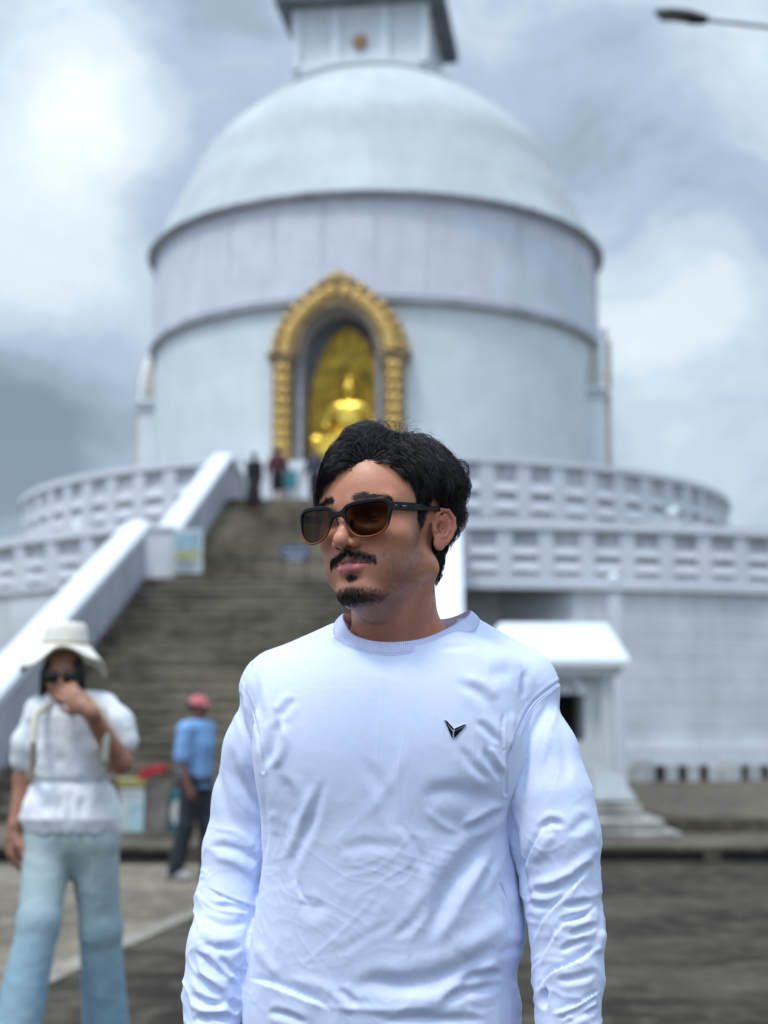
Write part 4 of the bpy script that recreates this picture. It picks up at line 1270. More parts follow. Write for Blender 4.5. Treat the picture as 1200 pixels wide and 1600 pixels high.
hgt *= (1 + .08 * cn[di][:, 0]) * (.35 + .65 * layer)
hgt *= (.45 + .55 * near_hl) * (1 - .62 * sb)
def lift(i, n):
    t = i / n
    return hgt * min(1, t * 2.2) * (1 - .25 * max(0, t - .55) / .45)
def bend(p, t):
    return .010 * np.stack([vnoise(p * .35, 31), vnoise(p * .35, 32), vnoise(p * .35, 33)], -1) * 2 + np.array([0, 0, -.02])
pts = strands(roots, dirs, length, lift, 9, .04, .0, bend, skull, slim)
def hair_mat():
    m, t, b, co = material('black_hair')
    n = t.noise(co, 140, 3, .5)
    t.put(b.inputs['Base Color'], t.mix(t.ramp(n, .35, .65), (0.003, 0.0028, 0.0034), (0.030, 0.026, 0.028)))
    b.inputs['Roughness'].default_value = .36
    b.inputs['Specular IOR Level'].default_value = .45
    return m
M_hair = hair_mat()
hair = tubes(pts, RNG.uniform(.020, .040, len(pts)), 'hair', M_hair, man, from_head)
# dense under layer so that no scalp shines through
def cap_sdf(p):
    q = to_head(p)
    d = skull(q)
    tp = np.clip((q[:, 2] - 5.2) / 3.0, 0, 1)
    rear = np.clip(-q[:, 1] / 6, 0, 1) * np.clip((q[:, 2] + 1) / 5, 0, 1)
    th = np.clip((q[:, 2] - hair_line(q)) / 2.2, 0, 1)
    sbq = np.clip((4.4 - q[:, 2]) / 2.0, 0, 1) * np.clip((q[:, 1] + 1.6) / 1.2, 0, 1)
    thick = (1 - .7 * sbq) * (.12 + .45 * tp * (1 - .6 * np.clip((q[:, 1] - 1) / 4, 0, 1)) + .25 * (1 - tp) * np.clip((q[:, 2] + 4) / 6, .2, 1) + .55 * rear * np.clip((11 - q[:, 2]) / 5, 0, 1)) * slim(q) * (.25 + .75 * th) + .12 * vnoise(q * np.array([1.2, .5, 1.2]), 41)
    d = d - thick
    edge = (hair_line(q) + .25 - q[:, 2]) * .8
    return np.maximum(d, edge) / 100.0
Vc, Qc = extract(cap_sdf, HO + np.array([-.13, -.14, -.10]), HO + np.array([.13, .14, .15]), .0035, newton=1)
mesh_np('hair_mass', Vc, Qc, simple('matt_black_underhair', (0.006, 0.0055, 0.006), .95, .1, spec=.05), hair, True)
# loose hairs: flyaways at the crown and back, thin locks on the forehead
rf_ = sample_scalp(230, lambda p: (p[:, 2] > 5.5) & (p[:, 1] < 3))
df = np.stack([RNG.normal(.25, .6, len(rf_)), RNG.normal(-.4, .6, len(rf_)), RNG.normal(0, .4, len(rf_))], -1)
hh_ = RNG.uniform(1.8, 3.3, len(rf_))
pf = strands(rf_, df, RNG.uniform(3, 6.5, len(rf_)), lambda i, n: hh_ * min(1, i / n * 1.6), 10, .02, .05, lambda p, t: .18 * np.stack([vnoise(p * .5, 51), vnoise(p * .5, 52), vnoise(p * .5, 53)], -1))
tubes(pf, RNG.uniform(.010, .017, len(pf)), 'loose_hair', M_hair, hair, from_head)
rf_ = sample_scalp(230, lambda p: (p[:, 1] > 5.2) & (p[:, 2] > hair_line(p) + .1) & (p[:, 2] < hair_line(p) + 1.5) & (np.abs(p[:, 0]) < 6))[:45]
sgx = np.where(rf_[:, 0] < .6, -1.0, 1.0)
df = np.stack([sgx * RNG.uniform(.2, 1.0, len(rf_)), .3 + 0 * sgx, -RNG.uniform(.0, .35, len(rf_))], -1)
hh2 = RNG.uniform(.35, 1.2, len(rf_))
pf = strands(rf_, df, RNG.uniform(.9, 2.4, len(rf_)), lambda i, n: hh2 * math.sin(min(1, i / n) * 2.4 + .3), 9, .02, .0, lambda p, t: .25 * np.stack([vnoise(p * .6, 61), 0 * p[:, 0], vnoise(p * .6, 63)], -1) + np.array([0, 0, -.05]))
tubes(pf, RNG.uniform(.010, .022, len(pf)), 'fringe', M_hair, hair, from_head)

# ---- short facial hair grown on the head surface
def face_roots(n, maskf):
    kk = np.nonzero(maskf(ax_x, fz, zz) > 0.03)[0]
    mk = maskf(ax_x[kk], fz[kk], zz[kk]); kk2 = RNG.choice(kk, n, p=mk / mk.sum())
    return qv[kk2] + RNG.normal(0, .05, (n, 3))
def short_hair(name, r_, d, L, lf, rad):
    n = len(r_); l_ = RNG.uniform(.6, 1.1, n) * L
    h_ = RNG.uniform(.3, 1.0, n) * lf
    def fn(p): return head_cm(p)
    pts = strands(r_, d + RNG.normal(0, .22, d.shape), l_, lambda i, m_: h_ * i / m_, 4, 0, 0, None, head_cm)
    return tubes(pts, RNG.uniform(.7, 1.2, n) * rad, name, M_hair, man, from_head)
r_ = face_roots(2400, lambda a, f_, z_: gs(z_ - (2.12 + .12 * a - .030 * a ** 2 * (a > 3)), .34) * (a > 1.3) * (a < 5.5) * (f_ > 5) * (a < 8))
short_hair('eyebrow', r_, np.stack([np.sign(r_[:, 0]) * 1.0, -.2 + 0 * r_[:, 0], .22 - .10 * np.abs(r_[:, 0])], -1), .6, .035, .012)
r_ = face_roots(2900, lambda a, f_, z_: gs(z_ - (-4.48 - .17 * a ** 1.45), .44) * (a < 3.35) * (f_ > 6) * np.clip((a + .2) / .45, .25, 1) * (z_ < -4.05))
short_hair('moustache', r_, np.stack([np.sign(r_[:, 0]) * .75, .1 + 0 * r_[:, 0], -.8 + 0 * r_[:, 0]], -1), .42, .10, .011)
r_ = face_roots(2300, lambda a, f_, z_: np.clip(1.25 - np.sqrt((a / 3.1) ** 2 + ((z_ + 9.7) / 1.25) ** 2), 0, 1) * (f_ > 4) * (z_ < -8.5))
short_hair('beard', r_, np.stack([.15 * r_[:, 0], .25 + 0 * r_[:, 0], -1 + 0 * r_[:, 0]], -1), .45, .12, .012)
r_ = face_roots(260, lambda a, f_, z_: np.clip(1.1 - np.sqrt((a / .95) ** 2 + ((z_ + 7.45) / .42) ** 2), 0, 1) * (f_ > 6))
short_hair('soul_patch', r_, np.stack([0 * r_[:, 0], .15 + 0 * r_[:, 0], -1 + 0 * r_[:, 0]], -1), .4, .08, .013)
r_ = face_roots(2600, lambda a, f_, z_: np.clip((-z_ - 3.5) / 3, 0, 1) * np.clip((a - 2.6) / 2, 0, 1) * (f_ > .5) * (f_ < 6.8) * (z_ > -10.8) * np.clip((-z_ - 6.2 + .9 * (4 - f_)) / 2, .05, 1))
short_hair('stubble', r_, np.stack([0 * r_[:, 0], -.3 + 0 * r_[:, 0], -1 + 0 * r_[:, 0]], -1), .14, .06, .011)

# ---- eyes (seen faintly behind the dark lenses)
M_eye = simple('eye_white', (0.7, 0.68, 0.64), .25, .05); M_iris = simple('dark_iris', (0.03, 0.015, 0.01), .2, .1)
for s_ in (-1, 1):
    c_ = from_head(np.array([[s_ * 3.1, 6.2, -.12]]))[0]
    m = MB(); m.lathe(tuple(c_), [(.0118 * math.sin(t), -.0118 * math.cos(t)) for t in np.linspace(.02, math.pi - .02, 14)], 20); m.build('eye', M_eye, man, smooth=True)

# ================================================================ SUNGLASSES
LENS2 = catmull([(-2.30, .95), (-2.0, 1.42), (-1.0, 1.66), (.5, 1.80), (1.9, 1.82), (2.5, 1.50), (2.56, .5), (2.46, -.6), (1.98, -1.45), (1.1, -1.92), (.2, -2.0), (-.8, -1.82), (-1.6, -1.15), (-2.1, -.1)], 3, True)
def lens2d(u, v, off=0.0):
    """signed distance to one lens outline, u from the nose outward (cm)"""
    pts = LENS2 * np.array([1.05, 1.0]); rr = .12
    d = np.full(u.shape, 1e9); s = np.ones(u.shape)
    n = len(pts)
    px_, py_ = u, v
    d2 = (px_ - pts[0, 0]) ** 2 + (py_ - pts[0, 1]) ** 2
    j = n - 1
    for i in range(n):
        ex, ey = pts[j] - pts[i]; wx = px_ - pts[i, 0]; wy = py_ - pts[i, 1]
        t = np.clip((wx * ex + wy * ey) / (ex * ex + ey * ey), 0, 1)
        bx_ = wx - ex * t; by_ = wy - ey * t
        d2 = np.minimum(d2, bx_ * bx_ + by_ * by_)
        c1 = py_ >= pts[i, 1]; c2 = py_ < pts[j, 1]; c3 = ex * wy > ey * wx
        flip = (c1 & c2 & c3) | (~c1 & ~c2 & ~c3)
        s = np.where(flip, -s, s); j = i
    return s * np.sqrt(d2) - rr - off
UC, VC = 3.66, -.68
GU = .16
def Fs(u, v): return 10.2 - .034 * u * u - .03 * (v + .5)
def frame_cm(q):
    u, f, v = q[:, 0] + GU, q[:, 1], q[:, 2]
    au = np.abs(u)
    L = lens2d(au - UC, v - VC)
    outer = lens2d(au - UC, v - VC, .24)
    outer = outer - .30 * np.clip((v - VC + .4) / 1.8, 0, 1)
    br = np.maximum(np.abs(v - (VC + .95)) - .36, au - 1.3)          # bridge
    end = np.maximum(np.abs(v - (VC + 1.35)) - .42, np.abs(au - 6.35) - .62)   # end piece
    o2 = sm(outer, br, .55); o2 = sm(o2, end, .3)
    o2 = smx(o2, -L, .05)
    th = np.abs(f - Fs(u, v)) - .19
    d = smx(o2, th, .12)
    # nothing
    # temples
    a0 = np.array([6.85, 7.95, VC + 1.42]); a1 = np.array([7.35, 4.0, VC + 1.75]); a2 = np.array([7.75, -1.0, VC + 2.05]); a3 = np.array([7.6, -3.9, VC + .1])
    aq = np.stack([au, f, v], -1)
    def bar(a, b, h0, h1, w_):
        ab = b - a; t = np.clip(((aq - a) @ ab) / (ab @ ab), 0, 1); r = aq - a - t[:, None] * ab
        hh = h0 + (h1 - h0) * t
        return np.maximum(np.maximum(np.abs(r[:, 2]) - hh, np.abs(r[:, 0]) - w_), np.abs(r[:, 1]) - hh) 
    tm = np.minimum(np.minimum(bar(a0, a1, .50, .46, .13), bar(a1, a2, .46, .24, .12)), rc(aq, a2, a3, .2, .22))
    tm = tm - .03
    return np.minimum(d, tm)
def glass_w(p): return frame_cm(to_head(p)) / 100
# extract in head space for a tight grid
Vg, Qg = extract(frame_cm, (-8.2, -4.4, -4.2), (8.2, 10.4, 2.2), .075, newton=2)
def frame_mat():
    m, t, b, co = material('black_to_amber_acetate')
    at = t.new('ShaderNodeAttribute'); at.attribute_name = 'Col'
    t.put(b.inputs['Base Color'], at.outputs[0])
    b.inputs['Roughness'].default_value = .28
    b.inputs['Specular IOR Level'].default_value = .18
    return m
k_ = np.clip((VC - .1 - Vg[:, 2]) / 1.5, 0, 1)[:, None] * (Vg[:, 1] > 7.4)[:, None]
k_ = k_ * k_ * (3 - 2 * k_)
cg = np.array([.006, .006, .007]) * (1 - k_) + np.array([.20, .065, .016]) * k_
sg_ = mesh_np('sunglasses_frame', from_head(Vg), Qg[:, ::-1] if np.linalg.det(HM) < 0 else Qg, frame_mat(), man, True, colors=cg)
sg_.name = 'sunglasses'
def lens_mat():
    m, t, b, co = material('brown_tinted_lens')
    b.inputs['Base Color'].default_value = (0.10, 0.055, 0.035, 1)
    b.inputs['Roughness'].default_value = .04
    b.inputs['Specular IOR Level'].default_value = .55
    tr = t.new('ShaderNodeBsdfTransparent'); tr.inputs[0].default_value = (0.13, 0.09, 0.065, 1)
    gl2 = t.new('ShaderNodeBsdfGlossy'); gl2.inputs[0].default_value = (0.42, .31, .24, 1); gl2.inputs[1].default_value = .04
    fr = t.new('ShaderNodeFresnel'); fr.inputs[0].default_value = 1.5
    mx = t.new('ShaderNodeMixShader'); t.put(mx.inputs[0], t.math('MULTIPLY', fr.outputs[0], .08)); t.l.new(tr.outputs[0], mx.inputs[1]); t.l.new(gl2.outputs[0], mx.inputs[2])
    outn = next(n for n in t.n if n.type == 'OUTPUT_MATERIAL'); t.l.new(mx.outputs[0], outn.inputs[0])
    return m
M_lens = lens_mat()
for s_ in (-1, 1):
    gu, gv = np.meshgrid(np.linspace(-2.8, 2.8, 57), np.linspace(-2.4, 2.4, 49), indexing='ij')
    L = lens2d(gu.ravel(), gv.ravel(), .08)
    u = s_ * (gu.ravel() + UC); v = gv.ravel() + VC
    Vl = from_head(np.stack([u - GU, Fs(u, v) + .02, v], -1))
    nu, nv = gu.shape; ii = np.arange(nu * nv).reshape(nu, nv)
    F = np.stack([ii[:-1, :-1], ii[1:, :-1], ii[1:, 1:], ii[:-1, 1:]], -1).reshape(-1, 4)
    keep = (L[F] < .12).all(1); F = F[keep]
    used = np.unique(F); rm = np.full(nu * nv, -1); rm[used] = np.arange(len(used))
    mesh_np('lens', Vl[used], rm[F], M_lens, sg_, True)
# small silver mark and rivets on the visible temple, nose pads
M_silver = simple('silver_mark', (0.42, 0.45, 0.48), .35, .05, metal=.6)
m = MB()
def hb_(u, f_, v, du, df_, dv_):
    c_ = from_head(np.array([[u, f_, v]]))[0]
    m.box(tuple(c_), (du / 100, df_ / 100, dv_ / 100), rz=-YAW - R(0))
a0 = np.array([6.85, 7.95, VC + 1.42]); a1 = np.array([7.35, 4.0, VC + 1.75])
for i, (t, w_, h_) in enumerate(((.30, .10, .16), (.335, .08, .16), (.37, .10, .16), (.405, .06, .16), (.44, .10, .16), (.475, .08, .16))):
    c_ = a0 + (a1 - a0) * t; hb_(c_[0] + .155, c_[1], c_[2] + .02, .02, w_, h_ if i % 2 else .05 + h_ * .5)
hb_(a0[0] + .07, a0[1] + .0, a0[2] + .12, .22, .12, .12)
m.build('silver_mark', M_silver, sg_)
for s_ in (-1, 1):
    m = MB(); c_ = from_head(np.array([[s_ * .95, 8.9, VC - .1]]))[0]
    m.lathe(tuple(c_), [(.0022 * math.sin(t), -.005 * math.cos(t)) for t in np.linspace(.05, math.pi - .05, 8)], 10); m.build('nose_pad', M_dark, sg_, smooth=True)

# ================================================================ SHIRT
inner = [(602, 1003, 1.950), (556, 993, 1.967), (539, 972, 2.005), (540, 958, 2.050), (575, 966, 2.10), (640, 970, 2.12), (700, 966, 2.10), (733, 954, 2.050), (722, 968, 2.005), (665, 996, 1.965)]
outer = [(604, 1024, 1.936), (540, 1012, 1.957), (516, 985, 2.00), (519, 962, 2.052), (560, 972, 2.12), (640, 978, 2.142), (716, 972, 2.12), (752, 960, 2.052), (742, 982, 1.998), (680, 1015, 1.95)]
ci = catmull([P(*a) for a in inner], 14, True); co2 = catmull([P(*a) for a in outer], 14, True)
CC = ci.mean(0); _u1, _s1, _v1 = np.linalg.svd(ci - CC); CN = _v1[2] * np.sign(_v1[2][2])
CA = (ci[:, 0].max() - ci[:, 0].min()) / 2; CB = _s1[0] * math.sqrt(2 / len(ci)); CB = max(CB, CA)
rows = [(968, 575, 700, .060), (990, 535, 738, .075), (1015, 478, 790, .092), (1040, 432, 822, .106), (1080, 410, 826, .120), (1150, 406, 812, .130), (1230, 407, 798, .134), (1300, 410, 800, .133),
        (1360, 408, 806, .132), (1430, 396, 820, .132), (1470, 388, 820, .131), (1520, 383, 808, .129), (1560, 379, 812, .129), (1600, 378, 815, .127), (1640, 382, 810, .125), (1700, 388, 800, .118), (1740, 400, 790, .112)]
rows = [tuple(a) for a in catmull(np.array(rows, float), 5)]
rz_ = np.array([Zh(r[0], 2.04) for r in rows]); rl = np.array([Xh(r[1], r[0], 2.04) for r in rows]); rr_ = np.array([Xh(r[2], r[0], 2.04) for r in rows]); rb = np.array([r[3] for r in rows])
o_ = np.argsort(rz_)
def tors(p):
    z = p[:, 2]
    L = np.interp(z, rz_[o_], rl[o_]); Rr2 = np.interp(z, rz_[o_], rr_[o_]); b = np.interp(z, rz_[o_], rb[o_])
    cx_ = (L + Rr2) / 2; a = (Rr2 - L) / 2
    yc = 2.045 - .01 * np.clip((z - 1.2) / .2, -1, 1)
    u = np.abs((p[:, 0] - cx_) / a); v = np.abs((p[:, 1] - yc) / b)
    k = (u ** 2.5 + v ** 2.5) ** (1 / 2.5)
    d = (k - 1) * np.minimum(a, b) * .95
    return np.maximum(np.maximum(d, z - rz_.max()), rz_.min() - z)
def torso(p):
    d = tors(p)
    nb = NB + np.array([-.005, .005, -.020])
    d = sm(d, rc(p, nb, P(437, 1070, 2.07), .060, .044), .03)
    d = sm(d, rc(p, nb, P(812, 1078, 2.05), .060, .046), .03)
    d = sm(d, rc(p, P(548, 1006, 2.06), P(445, 1066, 2.07), .036, .040), .02)
    d = sm(d, rc(p, P(724, 1003, 2.055), P(815, 1062, 2.055), .037, .042), .02)
    # chest
    d = sm(d, el_(p, P(520, 1165, 1.99), (.085, .06, .085)), .05)
    d = sm(d, el_(p, P(705, 1165, 1.98), (.085, .06, .085)), .05)
    return d
def arm(p, A, Rd): 
    return chain(p, A, Rd, .02)
def shirt_parts(p):
    t = torso(p); l = arm(p, LA, LRd); r = arm(p, RA, RRd)
    return t, l, r
def shirt_base(p):
    t, l, r = shirt_parts(p)
    kl = .0025 + .035 * np.clip((p[:, 2] - 1.28) / .08, 0, 1)
    d = sm(sm(t, l, kl), r, kl)
    # neck opening
    q = p - CC
    dp = q @ CN
    e1 = np.array([1., 0, 0]) - CN * CN[0]; e1 /= np.linalg.norm(e1); e2 = np.cross(CN, e1)
    el2 = (np.sqrt((q @ e1 / CA) ** 2 + (q @ e2 / CB) ** 2) - 1) * CA
    d = smx(d, -np.maximum(el2, -.030 - dp), .006)          # inside of the neck opening
    d = smx(d, -np.maximum(el2 - .012, .000 - dp), .006)    # nothing stands above the collar plane
    # hem flat
    return d
def polyd(px_, py_, pts):
    """distance to a polyline in picture space, signed side, and position along it"""
    best = np.full(px_.shape, 1e9); side = np.zeros(px_.shape); tt = np.zeros(px_.shape)
    pts = catmull(pts, 4); L = np.concatenate([[0], np.cumsum(np.linalg.norm(np.diff(pts, axis=0), axis=1))])
    for i in range(len(pts) - 1):
        a = pts[i]; e = pts[i + 1] - a; l2 = max(e @ e, 1e-9)
        wx = px_ - a[0]; wy = py_ - a[1]
        t = np.clip((wx * e[0] + wy * e[1]) / l2, 0, 1)
        dx = wx - e[0] * t; dy = wy - e[1] * t; d = np.hypot(dx, dy)
        k = d < best
        best = np.where(k, d, best); side = np.where(k, np.sign(e[0] * wy - e[1] * wx), side); tt = np.where(k, (L[i] + t * (L[i + 1] - L[i])) / L[-1], tt)
    return best, side, tt
FOLDS = [
 ('T','v',5,3.5,[(413,1195),(414,1250),(416,1300),(408,1345),(400,1405),(392,1450),(386,1500),(382,1560),(380,1610)]), ('L','v',6,4,[(413,1195),(415,1250),(417,1300),(410,1345),(402,1405),(394,1450),(388,1500),(384,1560),(382,1610)]),
 ('T','v',6,4,[(789,1235),(800,1290),(815,1350),(824,1410),(828,1450)]), ('R','v',5,5,[(789,1235),(800,1290),(815,1350),(826,1410),(832,1450)]),  # region, kind, width px, height mm, points; c crease, r ridge, s step (high on the right-hand side of the direction, seen in the picture)
 ('T','c',8,6,[(434,1118),(426,1160),(413,1203)]), ('T','r',7,3,[(440,1130),(446,1165),(428,1205)]), ('T','c',7,2.5,[(462,1090),(446,1108),(434,1122)]),
 ('T','r',7,2,[(425,1112),(445,1094),(460,1084)]), ('T','c',11,3.5,[(438,1206),(452,1245),(458,1292)]), ('T','r',10,2,[(420,1265),(432,1285),(428,1310)]),
 ('T','c',8,3.5,[(510,1210),(484,1290),(459,1345),(461,1388)]), ('T','r',9,2.5,[(490,1220),(466,1300),(448,1350)]), ('T','s',9,3,[(461,1375),(468,1400),(480,1412)]), ('T','c',12,2.5,[(470,1402),(490,1420),(512,1412)]),
 ('T','r',4,.7,[(450,1530),(505,1482),(560,1432),(600,1376)]), ('T','c',7,.8,[(500,1505),(560,1470),(625,1430)]),
 ('T','s',12,9,[(384,1530),(445,1547),(497,1568),(518,1584)]), ('T','r',10,3,[(440,1530),(500,1542),(560,1576)]), ('T','c',7,4,[(525,1544),(548,1562),(564,1577)]), ('T','r',9,3,[(400,1468),(412,1500),(440,1532)]),
 ('T','c',15,6.5,[(538,1543),(580,1536),(625,1542),(680,1532),(730,1514),(778,1468)]), ('T','r',13,6,[(600,1560),(680,1562),(712,1530),(757,1508),(806,1470)]),
 ('T','c',9,6.5,[(715,1542),(740,1527),(790,1519)]), ('T','c',9,6,[(680,1566),(722,1552),(790,1535)]), ('T','c',7,4,[(590,1596),(680,1592),(766,1594)]), ('T','c',7,4.5,[(414,1582),(445,1584),(482,1598)]), ('T','r',7,3,[(500,1575),(600,1577),(700,1572)]),
 ('T','r',6,3,[(795,1530),(808,1560),(812,1590)]),
 ('T','c',17,8,[(782,1290),(733,1348),(698,1392),(668,1480)]), ('T','r',10,3,[(800,1300),(758,1345),(700,1440),(680,1482)]), ('T','c',8,3,[(783,1305),(766,1350),(745,1402)]), ('T','c',9,2,[(668,1392),(650,1435),(610,1470)]),
 ('T','c',9,3.5,[(706,1063),(740,1076),(763,1096),(779,1125),(787,1142)]), ('T','r',8,2.5,[(720,1056),(755,1070),(780,1096)]), ('T','c',6,3,[(741,1123),(765,1144),(786,1163)]), ('T','c',7,4,[(756,1164),(766,1192),(784,1222)]), ('T','r',6,3,[(764,1160),(776,1190),(788,1210)]),
 ('T','c',7,2.5,[(715,1160),(740,1198),(775,1224)]), ('T','c',15,3,[(652,1250),(700,1236),(750,1243),(788,1246)]), ('T','c',8,4,[(790,1262),(763,1278),(728,1300)]), ('T','r',7,3,[(790,1254),(758,1266),(716,1290)]), ('T','r',7,2.2,[(660,1262),(690,1285),(720,1300)]),
 ('T','s',6,4,[(789,1186),(788,1146),(791,1110)]), ('T','r',6,3,[(803,1108),(800,1140),(795,1175)]), ('T','c',6,2.5,[(822,1044),(820,1073),(815,1096)]), ('T','c',12,2.5,[(760,1056),(804,1047)]), ('T','c',6,1.6,[(680,1016),(750,1006)]),
 ('T','c',7,2,[(398,1045),(400,1070),(404,1100),(412,1130)]), ('T','c',10,1.6,[(560,1180),(600,1240),(610,1300)]), ('T','r',10,1.4,[(640,1150),(620,1210),(560,1290)]), ('T','c',10,1.5,[(520,1330),(580,1320),(640,1330)]),
 ('T','c',4,1.4,[(779,1372),(795,1410),(808,1450)]), ('T','c',10,2.5,[(640,1300),(660,1345),(664,1370)]), ('T','r',9,2,[(610,1290),(640,1320),(640,1360)]), ('T','r',12,3,[(800,1330),(806,1380),(800,1430)]),
 ('T','r',18,6,[(700,1480),(740,1470),(800,1440)]), ('T','c',8,3,[(826,1478),(800,1480),(775,1495)]),
 ('L','c',5,3,[(373,1062),(376,1113),(392,1175),(412,1215)]), ('L','r',7,2.5,[(384,1080),(394,1140),(408,1190)]), ('L','c',9,3,[(354,1155),(373,1215),(414,1280)]), ('L','r',8,2.5,[(372,1170),(394,1230),(416,1262)]), ('L','c',7,2,[(345,1200),(352,1250),(372,1300)]),
 ('L','c',8,4,[(326,1319),(366,1326),(410,1352)]), ('L','r',8,3,[(330,1338),(370,1346),(410,1372)]), ('L','s',6,5,[(412,1420),(392,1418),(357,1403),(320,1385)]), ('L','c',5,5,[(335,1415),(365,1418),(392,1428)]), ('L','r',6,3,[(322,1402),(360,1418),(392,1436)]),
 ('L','c',6,4,[(314,1432),(350,1446),(392,1442)]), ('L','c',6,4,[(308,1462),(334,1482),(384,1480)]), ('L','r',6,3,[(310,1450),(345,1466),(388,1462)]), ('L','c',6,5,[(303,1486),(328,1506),(362,1534)]), ('L','r',5,4,[(330,1494),(344,1516),(378,1540)]), ('L','c',5,4,[(340,1488),(356,1512),(384,1528)]),
 ('L','c',6,6,[(300,1520),(322,1543),(354,1566)]), ('L','r',6,4,[(306,1508),(330,1530),(358,1550)]), ('L','c',6,5,[(294,1550),(328,1571),(360,1565)]), ('L','r',6,4,[(296,1566),(325,1582),(360,1578)]), ('L','c',6,5,[(296,1594),(330,1592),(376,1592)]),
 ('L','c',8,7,[(360,1562),(366,1572),(376,1582)]), ('L','r',5,2,[(330,1290),(370,1300),(404,1330)]),
 ('R','c',6,3,[(862,1085),(843,1122),(823,1187),(811,1262)]), ('R','r',7,2.5,[(873,1090),(858,1140),(842,1210)]), ('R','c',9,2,[(874,1130),(884,1180),(886,1230)]), ('R','r',8,2,[(806,1180),(802,1230),(806,1270)]),
 ('R','c',6,5,[(842,1299),(862,1285),(884,1292)]), ('R','s',8,9,[(818,1372),(832,1325),(850,1291)]), ('R','c',5,4,[(803,1288),(808,1330),(818,1368)]), ('R','r',8,3,[(872,1300),(850,1320),(836,1350)]), ('R','c',9,3,[(925,1275),(905,1290),(890,1310)]),
 ('R','c',7,4,[(824,1396),(862,1389),(900,1368)]), ('R','r',8,5,[(822,1384),(866,1374),(905,1352),(938,1322)]), ('R','s',9,8,[(832,1480),(848,1440),(892,1387),(926,1357)]),
 ('R','c',6,4,[(926,1407),(900,1412),(878,1417)]), ('R','c',6,4,[(822,1410),(845,1416),(864,1412)]), ('R','s',8,7,[(842,1514),(857,1478),(880,1446),(908,1434),(934,1413)]), ('R','c',5,4.5,[(934,1446),(912,1452),(888,1463)]), ('R','c',5,4,[(922,1466),(900,1472),(874,1486)]),
 ('R','s',8,9,[(843,1545),(862,1522),(906,1498),(938,1472)]), ('R','c',5,4,[(920,1428),(898,1436),(872,1440)]), ('R','c',6,4,[(928,1515),(900,1528),(870,1534)]), ('R','s',8,7,[(855,1584),(880,1576),(904,1568),(938,1544)]), ('R','c',5,4,[(932,1556),(900,1580),(866,1592)]),
 ('R','c',5,7,[(856,1540),(850,1560),(851,1580)]), ('R','c',5,4,[(935,1575),(910,1586),(880,1600)]), ('R','r',6,4,[(940,1450),(938,1470),(930,1490)]),
]
HC = np.random.default_rng(3)
def shirt_folds(V, N, reg):
    px_, py_ = proj(V)
    front = np.clip((-(N[:, 1]) + .35) / .5, 0, 1)
    D = np.zeros(len(V))
    # wobble of the picture coordinates keeps the folds from looking drawn
    wx = px_ + 3.0 * vnoise(V * 28, 71); wy = py_ + 3.0 * vnoise(V * 28, 72)
    for rg, kind, wd, hg, pts in FOLDS:
        pa = np.array(pts, float); lo = pa.min(0) - 5 * wd - 8; hi = pa.max(0) + 5 * wd + 8
        k = np.nonzero((px_ > lo[0]) & (px_ < hi[0]) & (py_ > lo[1]) & (py_ < hi[1]) & (reg == rg) & (front > 0))[0]
        if len(k) == 0: continue
        d, s, t = polyd(wx[k], wy[k], pa)
        e = np.clip(np.minimum(t, 1 - t) / .28, 0, 1); e = e * e * (3 - 2 * e)
        wv = wd * (.65 + .35 * e)
        h = hg * .001 * e * (.78 if rg == 'T' else .85)
        if kind == 'c': g = -h * np.exp(-(d / wv) ** 2) + .45 * h * np.exp(-((d - 1.7 * wv) / (1.1 * wv)) ** 2)
        elif kind == 'v': g = -h * np.exp(-(d / wv) ** 2)
        elif kind == 'r': g = h * np.exp(-(d / wv) ** 2)
        else:
            sd_ = d * s
            g = h * (.62 * np.exp(-np.maximum(sd_, 0) / (2.2 * wv)) * (sd_ > 0) * np.clip(sd_ / 1.6, 0, 1) - .55 * np.exp(-(np.minimum(sd_, 0) / (.75 * wv)) ** 2) * (sd_ <= 0) )
        D[k] += g * front[k]
    # broad drape and fine crumple everywhere (also on the back)
    D += .0015 * vnoise(V * np.array([9, 9, 6.0]), 81)
    cr_ = 1 - np.abs(vnoise(V * np.array([34, 30, 22.0]) + 2.5 * np.stack([vnoise(V * 12, 84)] * 3, -1), 82)); D += .0006 * (cr_ ** 4 - .3) * np.clip((1.30 - V[:, 2]) / .15, .25, 1)
    u = V @ np.array([[.8, .2, .6], [.1, 1, .1], [-.6, .1, .8]])
    cr2 = 1 - np.abs(vnoise(u * np.array([20, 30, 62.0]) + 2.0 * np.stack([vnoise(V * 18, 85)] * 3, -1), 83)); D += .0004 * (cr2 ** 4 - .3) * np.clip((1.30 - V[:, 2]) / .15, .3, 1)
    slv = (reg != 'T') & (V[:, 2] < 1.2)
    wr = 1 - np.abs(vnoise(V * np.array([14, 14, 55.0]) + 2.2 * np.stack([vnoise(V * 15, 86)] * 3, -1), 87))
    D += np.where(slv, .0022 * (wr ** 3 - .35) * np.clip((1.2 - V[:, 2]) / .1, 0, 1), 0)
    return D
Vs, Qs = extract(shirt_base, (LA[-1][0] - .12, 1.80, rz_.min() - .01), (RA[4][0] + .12, 2.28, 1.46), .0022, newton=2)
f0, Ns = fgrad(shirt_base, Vs, .002)
t_, l_, r2 = shirt_parts(Vs)
reg = np.where((t_ <= l_) & (t_ <= r2), 'T', np.where(l_ < r2, 'L', 'R'))
D = shirt_folds(Vs, Ns, reg)
